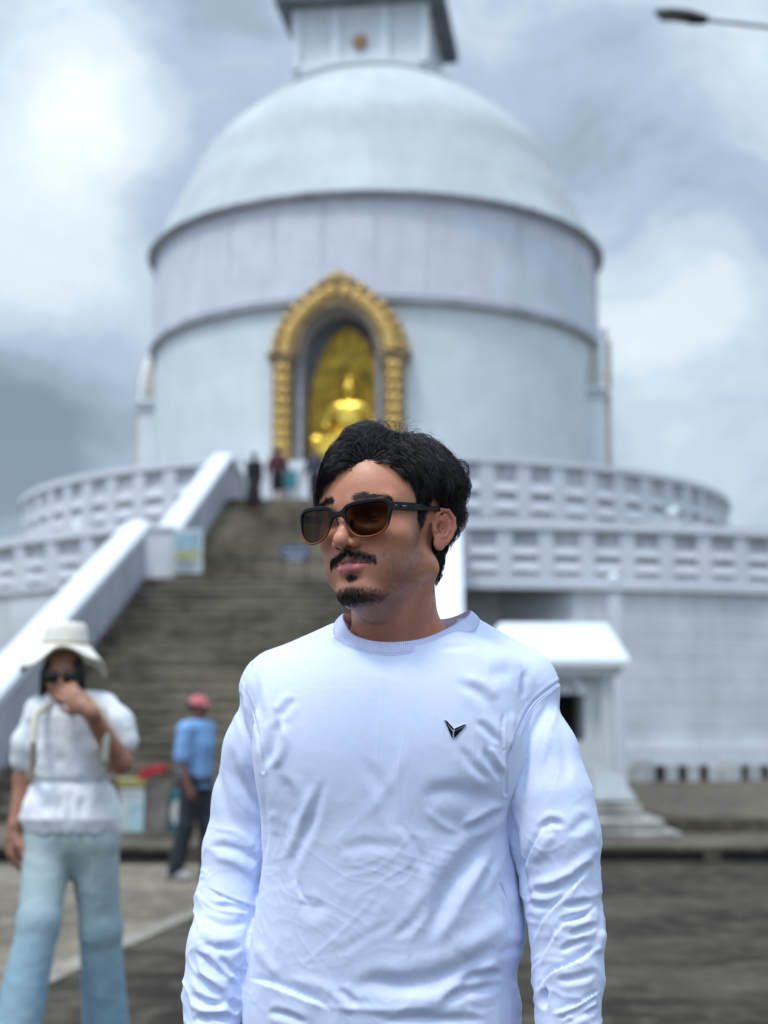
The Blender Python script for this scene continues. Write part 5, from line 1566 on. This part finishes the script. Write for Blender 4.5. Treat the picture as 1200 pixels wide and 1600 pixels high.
# sewn seams: shoulder seams and the collar's stitching line
px_, py_ = proj(Vs)
for pts in ([(888, 1058), (862, 1074), (832, 1100), (815, 1130), (802, 1160), (792, 1192), (789, 1240)], [(393, 1040), (380, 1072), (390, 1100), (404, 1150), (412, 1205)]):
    k = np.nonzero((Ns[:, 1] < .2) & (py_ < 1260))[0]; d, s, t = polyd(px_[k], py_[k], np.array(pts, float)); D[k] += -.0016 * np.exp(-(d / 1.9) ** 2) + .0008 * np.exp(-((d - 5) / 2.5) ** 2)
# keep the collar zone calm
calm = np.clip((np.linalg.norm((Vs - NB) * np.array([1, 1, .8]), axis=1) - .105) / .03, 0, 1)
Vs = Vs + Ns * (D * calm)[:, None]
def shirt_mat():
    m, t, b, co = material('white_cotton_jersey')
    n = t.noise(co, 900, 2, .5); n2 = t.noise(co, 55, 6, .65); n3 = t.noise(co, 9, 4, .5)
    c = t.mix(t.ramp(n3, .3, .7), (0.655, 0.725, 0.935), (0.69, 0.755, 0.95))
    t.put(b.inputs['Base Color'], c)
    b.inputs['Roughness'].default_value = .9
    b.inputs['Specular IOR Level'].default_value = .15
    b.inputs['Sheen Weight'].default_value = .15
    b.inputs['Subsurface Weight'].default_value = .06; b.inputs['Subsurface Scale'].default_value = .01
    h = t.math('ADD', t.math('MULTIPLY', n, .25), n2)
    b0 = t.bump(h, .14, .004)
    # thin pressed creases, in patches
    lines = None
    for sc_2, rot, off in ((15.0, .75, 0.0), (22.0, -.6, 3.1), (17.0, 1.2, 5.3)):
        v = t.mapping(co, (1.0, 1.0, .16), (off, off, off), (0, rot, 0))
        nn = t.noise(v, sc_2, 1, .3, .15)
        l1 = t.ramp(t.math('ABSOLUTE', t.math('SUBTRACT', nn, .5)), 0.0, .030, 1.0, 0.0)
        l1 = t.math('MULTIPLY', l1, t.ramp(t.noise(v, sc_2 * .8, 2, .4), .50, .62))
        lines = l1 if lines is None else t.math('ADD', lines, l1)
    nb = t.new('ShaderNodeBump'); nb.inputs['Strength'].default_value = .2; nb.inputs['Distance'].default_value = .0012
    t.put(nb.inputs['Height'], lines); t.put(nb.inputs['Normal'], b0)
    t.put(b.inputs['Normal'], nb.outputs[0])
    return m
M_shirt = shirt_mat()
shirt = mesh_np('shirt', Vs, Qs, M_shirt, man, True)

# collar band of ribbed knit
for _ in range(3):
    f0, g = fgrad(shirt_base, co2, .002)
    co2 = co2 - g * (f0 * .8)[:, None] * (np.linalg.norm(g, axis=1) > 0)[:, None]
co2 = (co2 + np.roll(co2, 1, 0) + np.roll(co2, -1, 0) + np.roll(co2, 2, 0) + np.roll(co2, -2, 0)) / 5
n = len(ci); nk = 9
V = []
cen = ci.mean(0)
for i in range(n):
    a, b = ci[i], co2[i]
    t_v = ci[(i + 1) % n] - ci[i - 1]; w_v = b - a; nr = np.cross(t_v, w_v); nr /= np.linalg.norm(nr)
    if nr @ ((a + b) / 2 - (cen + np.array([0, 0, -.03]))) < 0: nr = -nr
    for j in range(nk):
        s = j / (nk - 1); V.append(a + w_v * s + nr * .0020 * (1 - (2 * s - 1) ** 4) )
    for j in range(nk):
        s = 1 - j / (nk - 1); V.append(a + w_v * s - nr * .0020 * (1 - (2 * s - 1) ** 4))
V = np.array(V); m_ = 2 * nk
# press the outer edge onto the shirt
F = np.array([(i * m_ + j, i * m_ + (j + 1) % m_, ((i + 1) % n) * m_ + (j + 1) % m_, ((i + 1) % n) * m_ + j) for i in range(n) for j in range(m_)])
def rib_mat():
    m, t, b, co = material('ribbed_collar_knit')
    sx = t.new('ShaderNodeSeparateXYZ'); t.put(sx.inputs[0], t.vmath('SUBTRACT', co, (float(NB[0] - man.location[0]), float(NB[1] - man.location[1]), 0)))
    an = t.math('ARCTAN2', sx.outputs[1], sx.outputs[0])
    h = t.math('SINE', t.math('MULTIPLY', an, 300))
    t.put(b.inputs['Base Color'], t.mix(t.ramp(h, -1, 1), (0.60, 0.64, 0.90), (0.67, 0.71, 0.93)))
    b.inputs['Roughness'].default_value = .85
    t.put(b.inputs['Normal'], t.bump(h, .5, .0012))
    return m
col_ = mesh_np('collar', V, F, rib_mat(), shirt, True)
# stitch line round the collar
m = MB(); st_ = []
for i in range(n):
    w_v = co2[i] - ci[i]; st_.append(co2[i] + w_v * .02)
st_.append(st_[0]); m.tube([tuple(s) for s in st_], .0011, 6, cap=False); m.build('collar_seam', M_shirt, col_, smooth=True)

def lay(pts, off=.0004):
    out = []
    pts = catmull(np.array(pts, float), 6)
    for a, b in pts:
        dd = (SPX - a) ** 2 + (SPY - b) ** 2; k = SK[np.argpartition(dd, 3)[:4]]
        out.append(P(a, b, Vs[k, 1].mean() - off))
    out = np.array(out)
    for _ in range(2): out[1:-1] = (out[:-2] + 2 * out[1:-1] + out[2:]) / 4
    return out
SPX0, SPY0 = proj(Vs); SK = np.nonzero(Ns[:, 1] < -.05)[0]; SPX = SPX0[SK]; SPY = SPY0[SK]
for pts in ([(868, 1072), (834, 1100), (816, 1130), (803, 1160), (794, 1190)], [(378, 1062), (390, 1096), (402, 1140), (409, 1180)], [(781, 1376), (794, 1408), (806, 1448)]):
    L_ = lay(pts); m = MB(); m.tube([tuple(a) for a in L_], .0010, 6); m.build('seam', M_shirt, shirt, smooth=True)
# ---- embroidered emblem on the chest: laid on the cloth along its surface
def surf(px0, py0, off):
    d = ray(px0, py0); d = d / np.linalg.norm(d); o = np.array([0, 0, CAMZ]); t = 1.6
    for _ in range(60):
        f_ = shirt_base((o + d * t)[None])[0]; t += f_ * .9
        if abs(f_) < 1e-5: break
    return o + d * (t - off)
def z2(pt): return (600 + pt[0] * .29167, 1000 + pt[1] * .29167)
kd = []
def patch(name, poly, off, mat, par):
    """fill the polygon with a fine grid so that it follows the cloth"""
    poly = [z2(p) for p in poly]
    n_ = len(poly); cxx = sum(p[0] for p in poly) / n_; cyy = sum(p[1] for p in poly) / n_
    V = [near_cloth(p[0], p[1], off) for p in poly] + [near_cloth(p[0], p[1], -.001) for p in poly]
    F = [tuple(range(n_)), tuple(reversed(range(n_, 2 * n_)))] + [(i, (i + 1) % n_, n_ + (i + 1) % n_, n_ + i) for i in range(n_)]
    o = mesh_np(name, np.array(V), F, mat, par, False)
    return o
ppx, ppy = proj(Vs); fr_k = np.nonzero((Ns[:, 1] < -.2) & (np.abs(ppx - 711) < 40) & (np.abs(ppy - 1139) < 40))[0]
def near_cloth(a, b, off):
    dd = (ppx[fr_k] - a) ** 2 + (ppy[fr_k] - b) ** 2; k = fr_k[np.argsort(dd)[:6]]
    yy = Vs[k, 1].mean(); return P(a, b, yy - off)
M_blk = simple('black_embroidery', (0.008, 0.009, 0.013), .95, .1, 900, spec=.08)
M_wht = simple('white_embroidery', (0.78, 0.82, 0.90), .7, .05, 900, bump=.3)
em = patch('emblem', [(318, 422), (330, 425), (376, 472), (436, 446), (443, 455), (384, 524), (363, 524)], .0012, M_wht, shirt)
patch('emblem_mark', [(323, 430), (336, 432), (374, 473), (372, 486)], .0018, M_blk, em)
patch('emblem_mark', [(378, 474), (434, 451), (439, 455), (377, 487)], .0018, M_blk, em)
patch('emblem_mark', [(327, 438), (369, 490), (369, 522), (362, 520)], .0018, M_blk, em)
patch('emblem_mark', [(375, 491), (436, 461), (384, 520), (374, 522)], .0018, M_blk, em)

# ================================================================ TROUSERS AND SHOES (below the picture)
def trou(p):
    d = el_(p, (hipx, 2.06, .99), (.172, .122, .13))
    for s_, h_ in ((-1, HL), (1, HRt)):
        d = sm(d, chain(p, [h_, h_ + np.array([s_ * .015, -.01, -.40]), h_ + np.array([s_ * .02, .02, -.80])], [.098, .074, .066], .03), .05)
    return np.maximum(d, .05 - p[:, 2])
Vt, Qt = extract(trou, (hipx - .3, 1.86, .0), (hipx + .3, 2.26, 1.16), .008)
Vt = Vt + 0 * Vt
mesh_np('trousers', Vt, Qt, simple('dark_denim', (0.03, 0.035, 0.05), .8, .3, 30), man, True)
def shoe_sdf(p, a, fw):
    s_ = a; q = p - a
    fw = fw / np.linalg.norm(fw); sd_ = np.array([fw[1], -fw[0], 0])
    u = np.stack([q @ sd_, q @ fw, q[:, 2]], -1)
    d = el_(u, (0, .04, .045), (.045, .145, .05)); d = sm(d, el_(u, (0, -.04, .07), (.042, .06, .05)), .03)
    return np.maximum(d, .004 - u[:, 2])
for s_, h_ in ((-1, HL), (1, HRt)):
    a = np.array([h_[0] + s_ * .02, h_[1] + .02, 0.0])
    Vx, Qx = extract(lambda p: shoe_sdf(p, a, np.array([s_ * .15, -1, 0])), a + np.array([-.12, -.26, -.01]), a + np.array([.12, .16, .16]), .006)
    mesh_np('shoe', Vx, Qx, simple('white_trainer', (0.55, 0.55, 0.55), .6, .1), man, True)
# ================================================================ THE OTHER PEOPLE
def face_head(p, c, fwd, s=1.0):
    """a head with brow, nose, mouth, chin and ears; c = centre at eye level, fwd = unit vector"""
    fwd = np.array(fwd, float); fwd /= np.linalg.norm(fwd); rt = np.array([-fwd[1], fwd[0], 0]); upv = np.cross(rt, fwd); upv = upv if upv[2] > 0 else -upv
    q = (p - c) @ np.stack([rt, fwd, upv], -1) * 100 / s
    a = q.copy(); a[:, 0] = np.abs(a[:, 0])
    d = el_(a, (0, -1.0, 3.2), (7.4, 9.3, 8.2)); d = sm(d, el_(a, (0, 2.8, -3.0), (5.6, 5.4, 7.0)), 2.5)
    d = sm(d, el_(a, (0, 6.2, -8.8), (2.2, 1.8, 1.6)), 1.8)
    d = smx(d, -el_(a, (3.1, 8.6, 0), (1.6, 1.2, 1.0)), 1.0)
    d = sm(d, rc(a, (0, 8, .8), (0, 10.0, -3.0), .7, 1.0), .8); d = sm(d, sp(a, (1.1, 9.0, -3.4), .6), .5)
    d = sm(d, rc(a, (0, 8.3, -5.8), (2.0, 7.4, -6.0), .45, .2), .3); d = sm(d, rc(a, (0, 8.3, -6.7), (1.6, 7.6, -6.6), .5, .3), .3)
    d = sm(d, el_(a, (7.5, -.9, -1.2), (.7, 1.6, 2.9)), .6)
    return d * s / 100
def to_local(p, c, fwd, s=1.0):
    fwd = np.array(fwd, float); fwd /= np.linalg.norm(fwd); rt = np.array([-fwd[1], fwd[0], 0]); upv = np.cross(rt, fwd); upv = upv if upv[2] > 0 else -upv
    return (p - c) @ np.stack([rt, fwd, upv], -1) * 100 / s
def box_of(pts, pad): 
    a = np.array(pts); return a.min(0) - pad, a.max(0) + pad
def cloth(name, mat, colr, rough=.8, bump=.3, var=.15, scale=7): return simple(name, colr, rough, var, scale, bump=bump, bscale=14, bdist=.03)
M_skin2 = simple('tanned_skin', (0.36, 0.165, 0.10), .5, .12, 20)
M_skin3 = simple('deep_brown_skin', (0.16, 0.07, 0.045), .5, .12, 20)
M_skinf = simple('shaded_face_skin', (0.33, 0.155, 0.105), .5, .12, 20)

# ---------------------------------------------------------------- woman with the sun hat
YW = 5.45
def W_(px, py, dy=0.0): return P(px, py, YW + dy)
wg = W_(110, 1690)
kL = W_(57, 1440, -.10)
wom = empty('person', (W_(110, 1300)[0], YW, 0), 'woman in cream sun hat, white blouse and pale jeans with hand over her mouth', 'person')
hc = W_(99, 1057); wf = np.array([.10, -1, -.02])
lsh, lel, lwr = W_(62, 1112, .02), W_(38, 1215, .05), W_(24, 1292, .0)          # viewer's left arm hanging
rsh, rel, rwr = W_(160, 1108, .0), W_(186, 1190, -.06), W_(141, 1112, -.20)    # viewer's right arm bent to the mouth
pel = W_(112, 1290, .02)
kL, aL = W_(62, 1440, -.10), np.array([W_(12, 1640, -.12)[0], YW - .20, .10])
kR, aR = W_(158, 1450, .06), np.array([W_(166, 1650, .16)[0], YW + .20, .09])
hipL, hipR = W_(76, 1320, .02), W_(146, 1320, .02)
def wbody(p):
    d = face_head(p, hc, wf, .92)
    d = sm(d, rc(p, hc + np.array([.0, .02, -.06]), W_(108, 1120, .02), .052, .056), .02)
    d = sm(d, chain(p, [W_(110, 1130, .02), W_(112, 1220, .02), pel], [.075, .075, .10], .04), .05)
    d = sm(d, rc(p, lsh, rsh, .045, .045), .04)
    d = sm(d, chain(p, [lsh, lel, lwr], [.046, .036, .025], .02), .02)
    d = sm(d, chain(p, [rsh, rel, rwr], [.048, .041, .028], .02), .02)
    d = np.minimum(d, 9)
    d = sm(d, hand_sdf(p, lwr + np.array([-.003, 0, -.01]), np.array([-.12, -.05, -1]), np.array([.6, -1, 0]), .95, .7), .01)
    d = sm(d, hand_sdf(p, rwr + np.array([-.004, -.0, .004]), np.array([-.75, .10, .62]), np.array([-.45, -.2, -.8]), .98, .55), .01)
    for h_, k_, a_ in ((hipL, kL, aL), (hipR, kR, aR)):
        d = sm(d, chain(p, [h_, k_, a_], [.075, .05, .035], .03), .04)
    return d
lo, hi = box_of([hc, lel, rel, aL, aR, lwr], .16); hi[2] = hc[2] + .14; lo[2] = .0
V, Q = extract(wbody, lo, hi, .0065)
mesh_np('body', V, Q, M_skin2, wom)
def blouse(p):
    z = p[:, 2]
    zz_ = [W_(0, y)[2] for y in (1300, 1278, 1240, 1222, 1200, 1160, 1120, 1090)]
    L = [W_(x, 1200)[0] for x in (45, 31, 43, 47, 47, 45, 50, 70)]; Rr_ = [W_(x, 1200)[0] for x in (184, 190, 180, 172, 172, 172, 172, 150)]
    L = np.interp(z, zz_, L); Rv = np.interp(z, zz_, Rr_); cx_ = (L + Rv) / 2; a = (Rv - L) / 2; b = a * .74
    k = (np.abs((p[:, 0] - cx_) / a) ** 2.3 + np.abs((p[:, 1] - YW - .02) / b) ** 2.3) ** (1 / 2.3)
    d = np.maximum(np.maximum((k - 1) * b, z - zz_[-1]), zz_[0] - z)
    d = sm(d, rc(p, W_(92, 1100, .02), W_(66, 1112, .02), .055, .055), .03); d = sm(d, rc(p, W_(120, 1100, .02), W_(158, 1108, .0), .055, .058), .03)
    d = sm(d, chain(p, [lsh, W_(44, 1160, .03), W_(38, 1188, .04)], [.050, .053, .050], .02), .015)
    d = sm(d, chain(p, [rsh + np.array([.005, 0, 0]), W_(182, 1132, -.02), W_(196, 1158, -.03)], [.052, .060, .048], .02), .015)
    # gathers at the bloused hem and below the waist seam
    an = np.arctan2(p[:, 1] - YW, p[:, 0] - cx_)
    g = np.sin(an * 13 + 4 * vnoise(p * 6, 5)) * .0030 * np.clip((zz_[3] - z) / .06, 0, 1) + .004 * vnoise(p * 26, 6)
    d = smx(d, -el_(p, W_(107, 1080, -.0), (.05, .06, .045)), .01)
    return d + g + .010 * np.exp(-((z - zz_[3]) / .012) ** 2)
V, Q = extract(blouse, (W_(10, 1200)[0], YW - .3, W_(0, 1302)[2] - .02), (W_(225, 1200)[0], YW + .3, W_(0, 1070)[2]), .0055)
bl1 = mesh_np('blouse', V, Q, cloth('white_poplin', None, (0.84, 0.86, 0.90)), wom)
m = MB()
for y0, y1, yy in ((1085, 1180, 0),):
    m.tube([tuple(W_(113, 1090, -.175)), tuple(W_(112, 1120, -.185)), tuple(W_(110, 1155, -.192))], .006, 6)
m.build('placket', cloth('cream_placket', None, (0.62, 0.62, 0.64)), bl1)
M_strap = cloth('cream_strap', None, (0.56, 0.54, 0.42))
for s_, xs in ((-1, ((78, 1098, -.05), (55, 1120, -.13), (52, 1160, -.17), (52, 1190, -.14), (46, 1215, -.02))), (1, ((140, 1090, -.05), (162, 1110, -.14), (166, 1150, -.16), (164, 1185, -.15), (172, 1205, -.02)))):
    m = MB(); m.tube([tuple(W_(x, y, d_)) for x, y, d_ in xs], .013, 8); m.build('backpack_strap', M_strap, wom, smooth=True)
bk_ = MB(); c_ = W_(112, 1170, .26); bk_.box(tuple(c_), (.26, .14, .36), bev=.04); bk_.build('backpack', M_strap, wom)
def jeans(p):
    d = el_(p, pel + np.array([0, 0, -.03]), (.155, .112, .12))
    for h_, k_, a_, w1 in ((hipL, kL, aL, .098), (hipR, kR, aR, .094)):
        e_ = chain(p, [h_, k_, a_ + np.array([0, 0, -.02])], [.088, .070, .086], .03)
        d = sm(d, e_, .035)
    d = d + .004 * vnoise(p * np.array([10, 10, 4]), 8) + .0012 * vnoise(p * 30, 9)
    return np.maximum(d, .035 - p[:, 2])
V, Q = extract(jeans, *box_of([aL, aR, hipL, hipR, pel + np.array([0, 0, .1])], .2), .007)
V[:, 2] = np.maximum(V[:, 2], .03)
def jean_mat():
    m, t, b, co = material('pale_washed_denim')
    sx = t.new('ShaderNodeSeparateXYZ'); t.put(sx.inputs[0], co)
    n = t.noise(co, 5, 6, .6)
    k = t.ramp(t.math('ADD', sx.outputs[2], t.math('MULTIPLY', n, .25)), .55, 1.0)
    t.put(b.inputs['Base Color'], t.mix(t.ramp(n, .35, .7, 0, .35), t.mix(k, (0.22, 0.36, 0.45), (0.36, 0.44, 0.44)), (0.36, 0.45, 0.49)))
    b.inputs['Roughness'].default_value = .85; t.put(b.inputs['Normal'], t.bump(t.noise(co, 22, 6), .4, .02)); return m
mesh_np('jeans', V, Q, jean_mat(), wom)
for a_ in (aL, aR):
    aa = np.array([a_[0], a_[1], 0.0]); V, Q = extract(lambda p: shoe_sdf(p, aa, np.array([-.1, -1, 0])), aa + np.array([-.12, -.26, -.01]), aa + np.array([.12, .16, .16]), .007)
    mesh_np('shoe', V, Q, cloth('white_canvas', None, (0.6, 0.6, 0.58)), wom)
def whair(p):
    q = to_local(p, hc, wf, .92)
    d = el_(q, (0, -1.4, 2.2), (8.3, 9.8, 8.8)); d = sm(d, el_(q, (0, -3.5, -4), (7.8, 6.5, 7.0)), 2)
    for s_ in (-1, 1): d = sm(d, rc(q, (s_ * 7.2, 2.2, 1.5), (s_ * 7.6, 1.0, -7), 1.5, 1.3), 1)
    d = smx(d, -el_(q, (0, 9, -1.5), (5.9, 6, 7.5)), 1.0)
    return d * .0092
V, Q = extract(whair, hc - .16, hc + .14, .006); mesh_np('hair', V, Q, M_hair, wom)
# hat: crown and drooping wavy brim
hz0 = W_(99, 1030)[2]; hcx = W_(99, 1030)[0]; hY = YW + .015
mb = MB(); prof_ = []
zc1 = W_(99, 971)[2]; zc0 = W_(99, 1004)[2]
m = MB(); m.lathe((hcx + .003, hY, 0), [(.083, zc0 - .012), (.080, zc0 + .01), (.077, (zc0 + zc1) / 2), (.073, zc1 - .016), (.062, zc1 - .004), (.02, zc1), (0.001, zc1)], 40)
M_hat = cloth('cream_canvas', None, (0.88, 0.85, 0.74))
hat = m.build('hat', M_hat, wom, smooth=True)
V = []; n1_, n2_ = 64, 10
for side in (0, 1):
    for j in range(n2_ + 1):
        t = j / n2_
        for k in range(n1_):
            a = 2 * math.pi * k / n1_
            wv = .024 * t * t * (math.sin(2 * a + .6) + .5 * math.sin(5 * a + 1.0))
            r_ = .080 + .070 * t
            rx_ = r_ + .003 * t * math.sin(3 * a)
            z = zc0 - .004 - .058 * t ** 1.0 - .022 * t * t * abs(math.sin(a)) ** 1.5 + .020 * t * t * max(0, math.cos(a)) + wv - side * .005
            V.append((hcx + rx_ * math.sin(a), hY - rx_ * math.cos(a), z))
F = []
N1 = n1_ * (n2_ + 1)
for j in range(n2_):
    for k in range(n1_):
        k2 = (k + 1) % n1_
        F.append((j * n1_ + k, j * n1_ + k2, (j + 1) * n1_ + k2, (j + 1) * n1_ + k)); F.append((N1 + j * n1_ + k, N1 + (j + 1) * n1_ + k, N1 + (j + 1) * n1_ + k2, N1 + j * n1_ + k2))
for k in range(n1_):
    k2 = (k + 1) % n1_; F.append((n2_ * n1_ + k, n2_ * n1_ + k2, N1 + n2_ * n1_ + k2, N1 + n2_ * n1_ + k))
mesh_np('brim', V, F, M_hat, hat, True)
m = MB(); m.lathe((hcx + .003, hY, zc0 - .008), [(.083, 0), (.085, .004), (.083, .009)], 40); m.build('hat_band', simple('tan_piping', (0.42, 0.28, 0.16), .8, .1), hat, smooth=True)
def wsg(p):
    q = to_local(p, hc, wf, .92); a = q.copy(); a[:, 0] = np.abs(a[:, 0])
    d = el_(a, (3.3, 8.8, -.3), (3.1, .55, 2.4)); d = sm(d, rc(a, (0, 9.2, .4), (1.5, 9.1, .4), .3, .3), .3); d = np.minimum(d, rc(a, (6.2, 7.9, .3), (7.7, -.5, .3), .32, .25))
    return d * .0092
V, Q = extract(wsg, hc - .13, hc + .13, .004); mesh_np('sunglasses', V, Q, simple('black_gloss', (0.008, 0.008, 0.009), .15, .1), wom)

# ---------------------------------------------------------------- generic standing figure
def stand(label, px, py_foot, Y, hgt, face, skin, parts, z=0.0, arms=((-.10, .02), (.10, .02)), feet=((-.09, 0), (.10, 0)), h=.014, bend=0.0, group=None):
    """parts: list of (name, builder, material)"""
    x0 = Xh(px, py_foot, Y); s = hgt / 1.72
    e_ = empty('person', (x0, Y, z), label, 'person', group)
    f_ = np.array([math.sin(face), -math.cos(face), 0.0]); rt = np.array([math.cos(face), math.sin(face), 0.0])
    def L(x, f, zz): return np.array([x0, Y, z]) + s * (rt * x + f_ * (f) + np.array([0, 0, zz])) + f_ * bend * max(0, zz - .95) * s
    J = dict(head=L(0, .02, 1.595), neck=L(0, 0, 1.46), chest=L(0, 0, 1.25), pel=L(0, 0, .95))
    for k, sx in (('l', -1), ('r', 1)):
        ax_, af = arms[0 if k == 'l' else 1]
        J[k + 'sh'] = L(sx * .165, 0, 1.39); J[k + 'el'] = L(sx * .20 + ax_ * .6, af * .5 - .02, 1.11); J[k + 'wr'] = L(sx * .20 + ax_, af + .05, .87)
        fx, ff = feet[0 if k == 'l' else 1]
        J[k + 'hip'] = L(sx * .085, 0, .92); J[k + 'kn'] = L(fx, ff * .5 + .03, .50); J[k + 'an'] = L(fx, ff, .085)
    def body(p):
        d = face_head(p, J['head'], f_, s)
        d = sm(d, rc(p, J['head'] + np.array([0, 0, -.07 * s]), J['neck'], .056 * s, .058 * s), .02)
        d = sm(d, chain(p, [J['neck'] + np.array([0, 0, -.1 * s]), J['chest'], J['pel']], [.11 * s, .115 * s, .12 * s], .05), .05)
        d = sm(d, rc(p, J['lsh'], J['rsh'], .055 * s, .055 * s), .04)
        for k in 'lr':
            d = sm(d, chain(p, [J[k + 'sh'], J[k + 'el'], J[k + 'wr']], [.05 * s, .039 * s, .028 * s], .02), .02)
            dn = J[k + 'wr'] - J[k + 'el']
            d = sm(d, hand_sdf(p, J[k + 'wr'], dn + f_ * .02, f_ * 1.0, s, .6), .01)
            d = sm(d, chain(p, [J[k + 'hip'], J[k + 'kn'], J[k + 'an']], [.085 * s, .056 * s, .038 * s], .03), .04)
        return d
    lo, hi = box_of(list(J.values()), .18); hi[2] = J['head'][2] + .16; lo[2] = z
    V, Q = extract(body, lo, hi, h); mesh_np('body', V, Q, skin, e_)
    for nm, fn, mt, hh_ in parts:
        V, Q = extract(lambda p: fn(p, J, s, f_, rt, z), lo, hi, hh_ or h); mesh_np(nm, V, Q, mt, e_)
    return e_, J
def g_top(sleeve=.45, loose=.015, hem=.88):
    def fn(p, J, s, f_, rt, z):
        d = chain(p, [J['neck'] + np.array([0, 0, -.09 * s]), J['chest'], J['pel'] + np.array([0, 0, (hem - .90) * s])], [(.115 + loose) * s, (.132 + loose) * s, (.128 + loose) * s], .05)
        d = sm(d, rc(p, J['lsh'], J['rsh'], (.058 + loose) * s, (.058 + loose) * s), .04)
        for k in 'lr':
            e = J[k + 'sh'] + (J[k + 'el'] - J[k + 'sh']) * min(1, sleeve * 2)
            d = sm(d, rc(p, J[k + 'sh'], e, (.06 + loose) * s, (.056 + loose) * s), .02)
            if sleeve > .5:
                e2 = J[k + 'el'] + (J[k + 'wr'] - J[k + 'el']) * (sleeve - .5) * 2
                d = sm(d, rc(p, J[k + 'el'], e2, (.056 + loose) * s, (.042 + loose) * s), .02)
        d = smx(d, -sp(p, J['neck'] + np.array([0, 0, .05 * s]), .075 * s), .01)
        d = d + .004 * vnoise(p * 16, 4)
        return np.maximum(d, (hem * s + z) - p[:, 2])
    return fn
def g_trou(w=1.0, low=.06):
    def fn(p, J, s, f_, rt, z):
        d = el_(p, J['pel'] + np.array([0, 0, -.02]), (.165 * s, .155 * s, .12 * s))
        for k in 'lr': d = sm(d, chain(p, [J[k + 'hip'], J[k + 'kn'], J[k + 'an']], [.098 * s, .080 * w * s, .072 * w * s], .03), .05)
        return np.maximum(d + .004 * vnoise(p * 14, 4), low * s + z - p[:, 2])
    return fn
def g_skirt(low=.35):
    def fn(p, J, s, f_, rt, z):
        c = J['pel']; t = np.clip((c[2] + .05 - p[:, 2]) / (.9 * s), 0, 1); r_ = (.15 + .09 * t) * s
        an = np.arctan2(p[:, 1] - c[1], p[:, 0] - c[0]); rr = np.hypot(p[:, 0] - c[0], p[:, 1] - c[1])
        d = rr - r_ * (1 + .05 * np.sin(an * 9) * t)
        return np.maximum(np.maximum(d * .9, low * s + z - p[:, 2]), p[:, 2] - c[2] - .08 * s)
    return fn
def g_hair(vol=1.0, long_=0.0):
    def fn(p, J, s, f_, rt, z):
        q = to_local(p, J['head'], f_, s)
        d = el_(q, (0, -1.6, 3.4), (8.2, 9.6, 8.8 * vol))
        if long_: d = sm(d, rc(q, (0, -6, 0), (0, -7, -long_), 6, 4.5), 2)
        return smx(d, -el_(q, (0, 9.5, -2.5), (7.5, 7.2, 7.5)), 1.0) * s / 100
    return fn
def g_shoe(p, J, s, f_, rt, z):
    d = None
    for k in 'lr':
        a = J[k + 'an'] * np.array([1, 1, 0]) + np.array([0, 0, z]); e = shoe_sdf(p, a, f_); d = e if d is None else np.minimum(d, e)
    return d
def g_cap(p, J, s, f_, rt, z):
    q = to_local(p, J['head'], f_, s)
    d = np.maximum(el_(q, (0, -.8, 3.2), (8.3, 10.0, 9.2)), 2.6 - q[:, 2])
    br = np.maximum(el_(q, (0, 9.5, 2.6), (6.2, 7.0, .9)), -q[:, 1])
    return sm(d, br, .5) * s / 100

# man in the light blue shirt, walking to the right past the steps
YBm = 13.6
zf = 0.0
e_, J_ = stand('man in pale blue shirt, dark trousers and pink cap near the foot of the stairs', 303, 1370, YBm, 1.60, R(62), M_skin3,
  [('shirt', g_top(.42, .028, .86), cloth('pale_blue_cotton', None, (0.20, 0.37, 0.66)), .011), ('trousers', g_trou(1.05), cloth('charcoal_trousers', None, (0.022, 0.026, 0.036)), .012), ('shoe', g_shoe, cloth('grey_white_shoe', None, (0.42, 0.40, 0.38)), .01),
   ('cap', g_cap, cloth('pink_cap', None, (0.62, 0.16, 0.17)), .009), ('hair', g_hair(.8), M_hair, .012)], z=0.0, h=.012, arms=((-.02, .02), (-.04, .0)), feet=((-.08, -.16), (.09, .10)))
# visitors on the stairs and the top platform
zst = STL + (37.6 - 31.5) / 7.5 * (STU - STL) + .02
stand('person in a long black dress seen from behind near the top of the stairs', 396, 800, 37.6, 1.56, R(175), M_skin3,
  [('dress', g_skirt(.28), cloth('black_cotton', None, (0.008, 0.008, 0.011)), .018), ('top', g_top(.9, .012, .9), bpy.data.materials['black_cotton'], .018), ('hair', g_hair(1.0, 12), M_hair, .016), ('shoe', g_shoe, cloth('tan_sandal', None, (0.28, 0.11, 0.06)), .014)], z=zst, h=.016, arms=((.05, .12), (-.05, .12)))
stand('person in maroon top and dark shorts on the top platform before the golden pillar', 433, 785, 40.2, 1.66, R(160), M_skin2,
  [('top', g_top(.5, .025, .84), cloth('maroon_cotton', None, (0.085, 0.018, 0.030)), .018), ('shorts', g_trou(1.1, .50), cloth('black_shorts', None, (0.012, 0.012, 0.016)), .018), ('hair', g_hair(1.0, 8), M_hair, .016), ('shoe', g_shoe, bpy.data.materials['tan_sandal'], .014)], z=STU, h=.016)
stand('person in dark grey clothes on the top platform half hidden behind black hair', 492, 780, 40.6, 1.70, R(-20), M_skin2,
  [('top', g_top(.6, .02, .86), cloth('dark_grey_cotton', None, (0.05, 0.055, 0.075)), .018), ('trousers', g_trou(1.0), bpy.data.materials['black_shorts'], .018), ('hair', g_hair(1.0), M_hair, .016)], z=STU, h=.016)
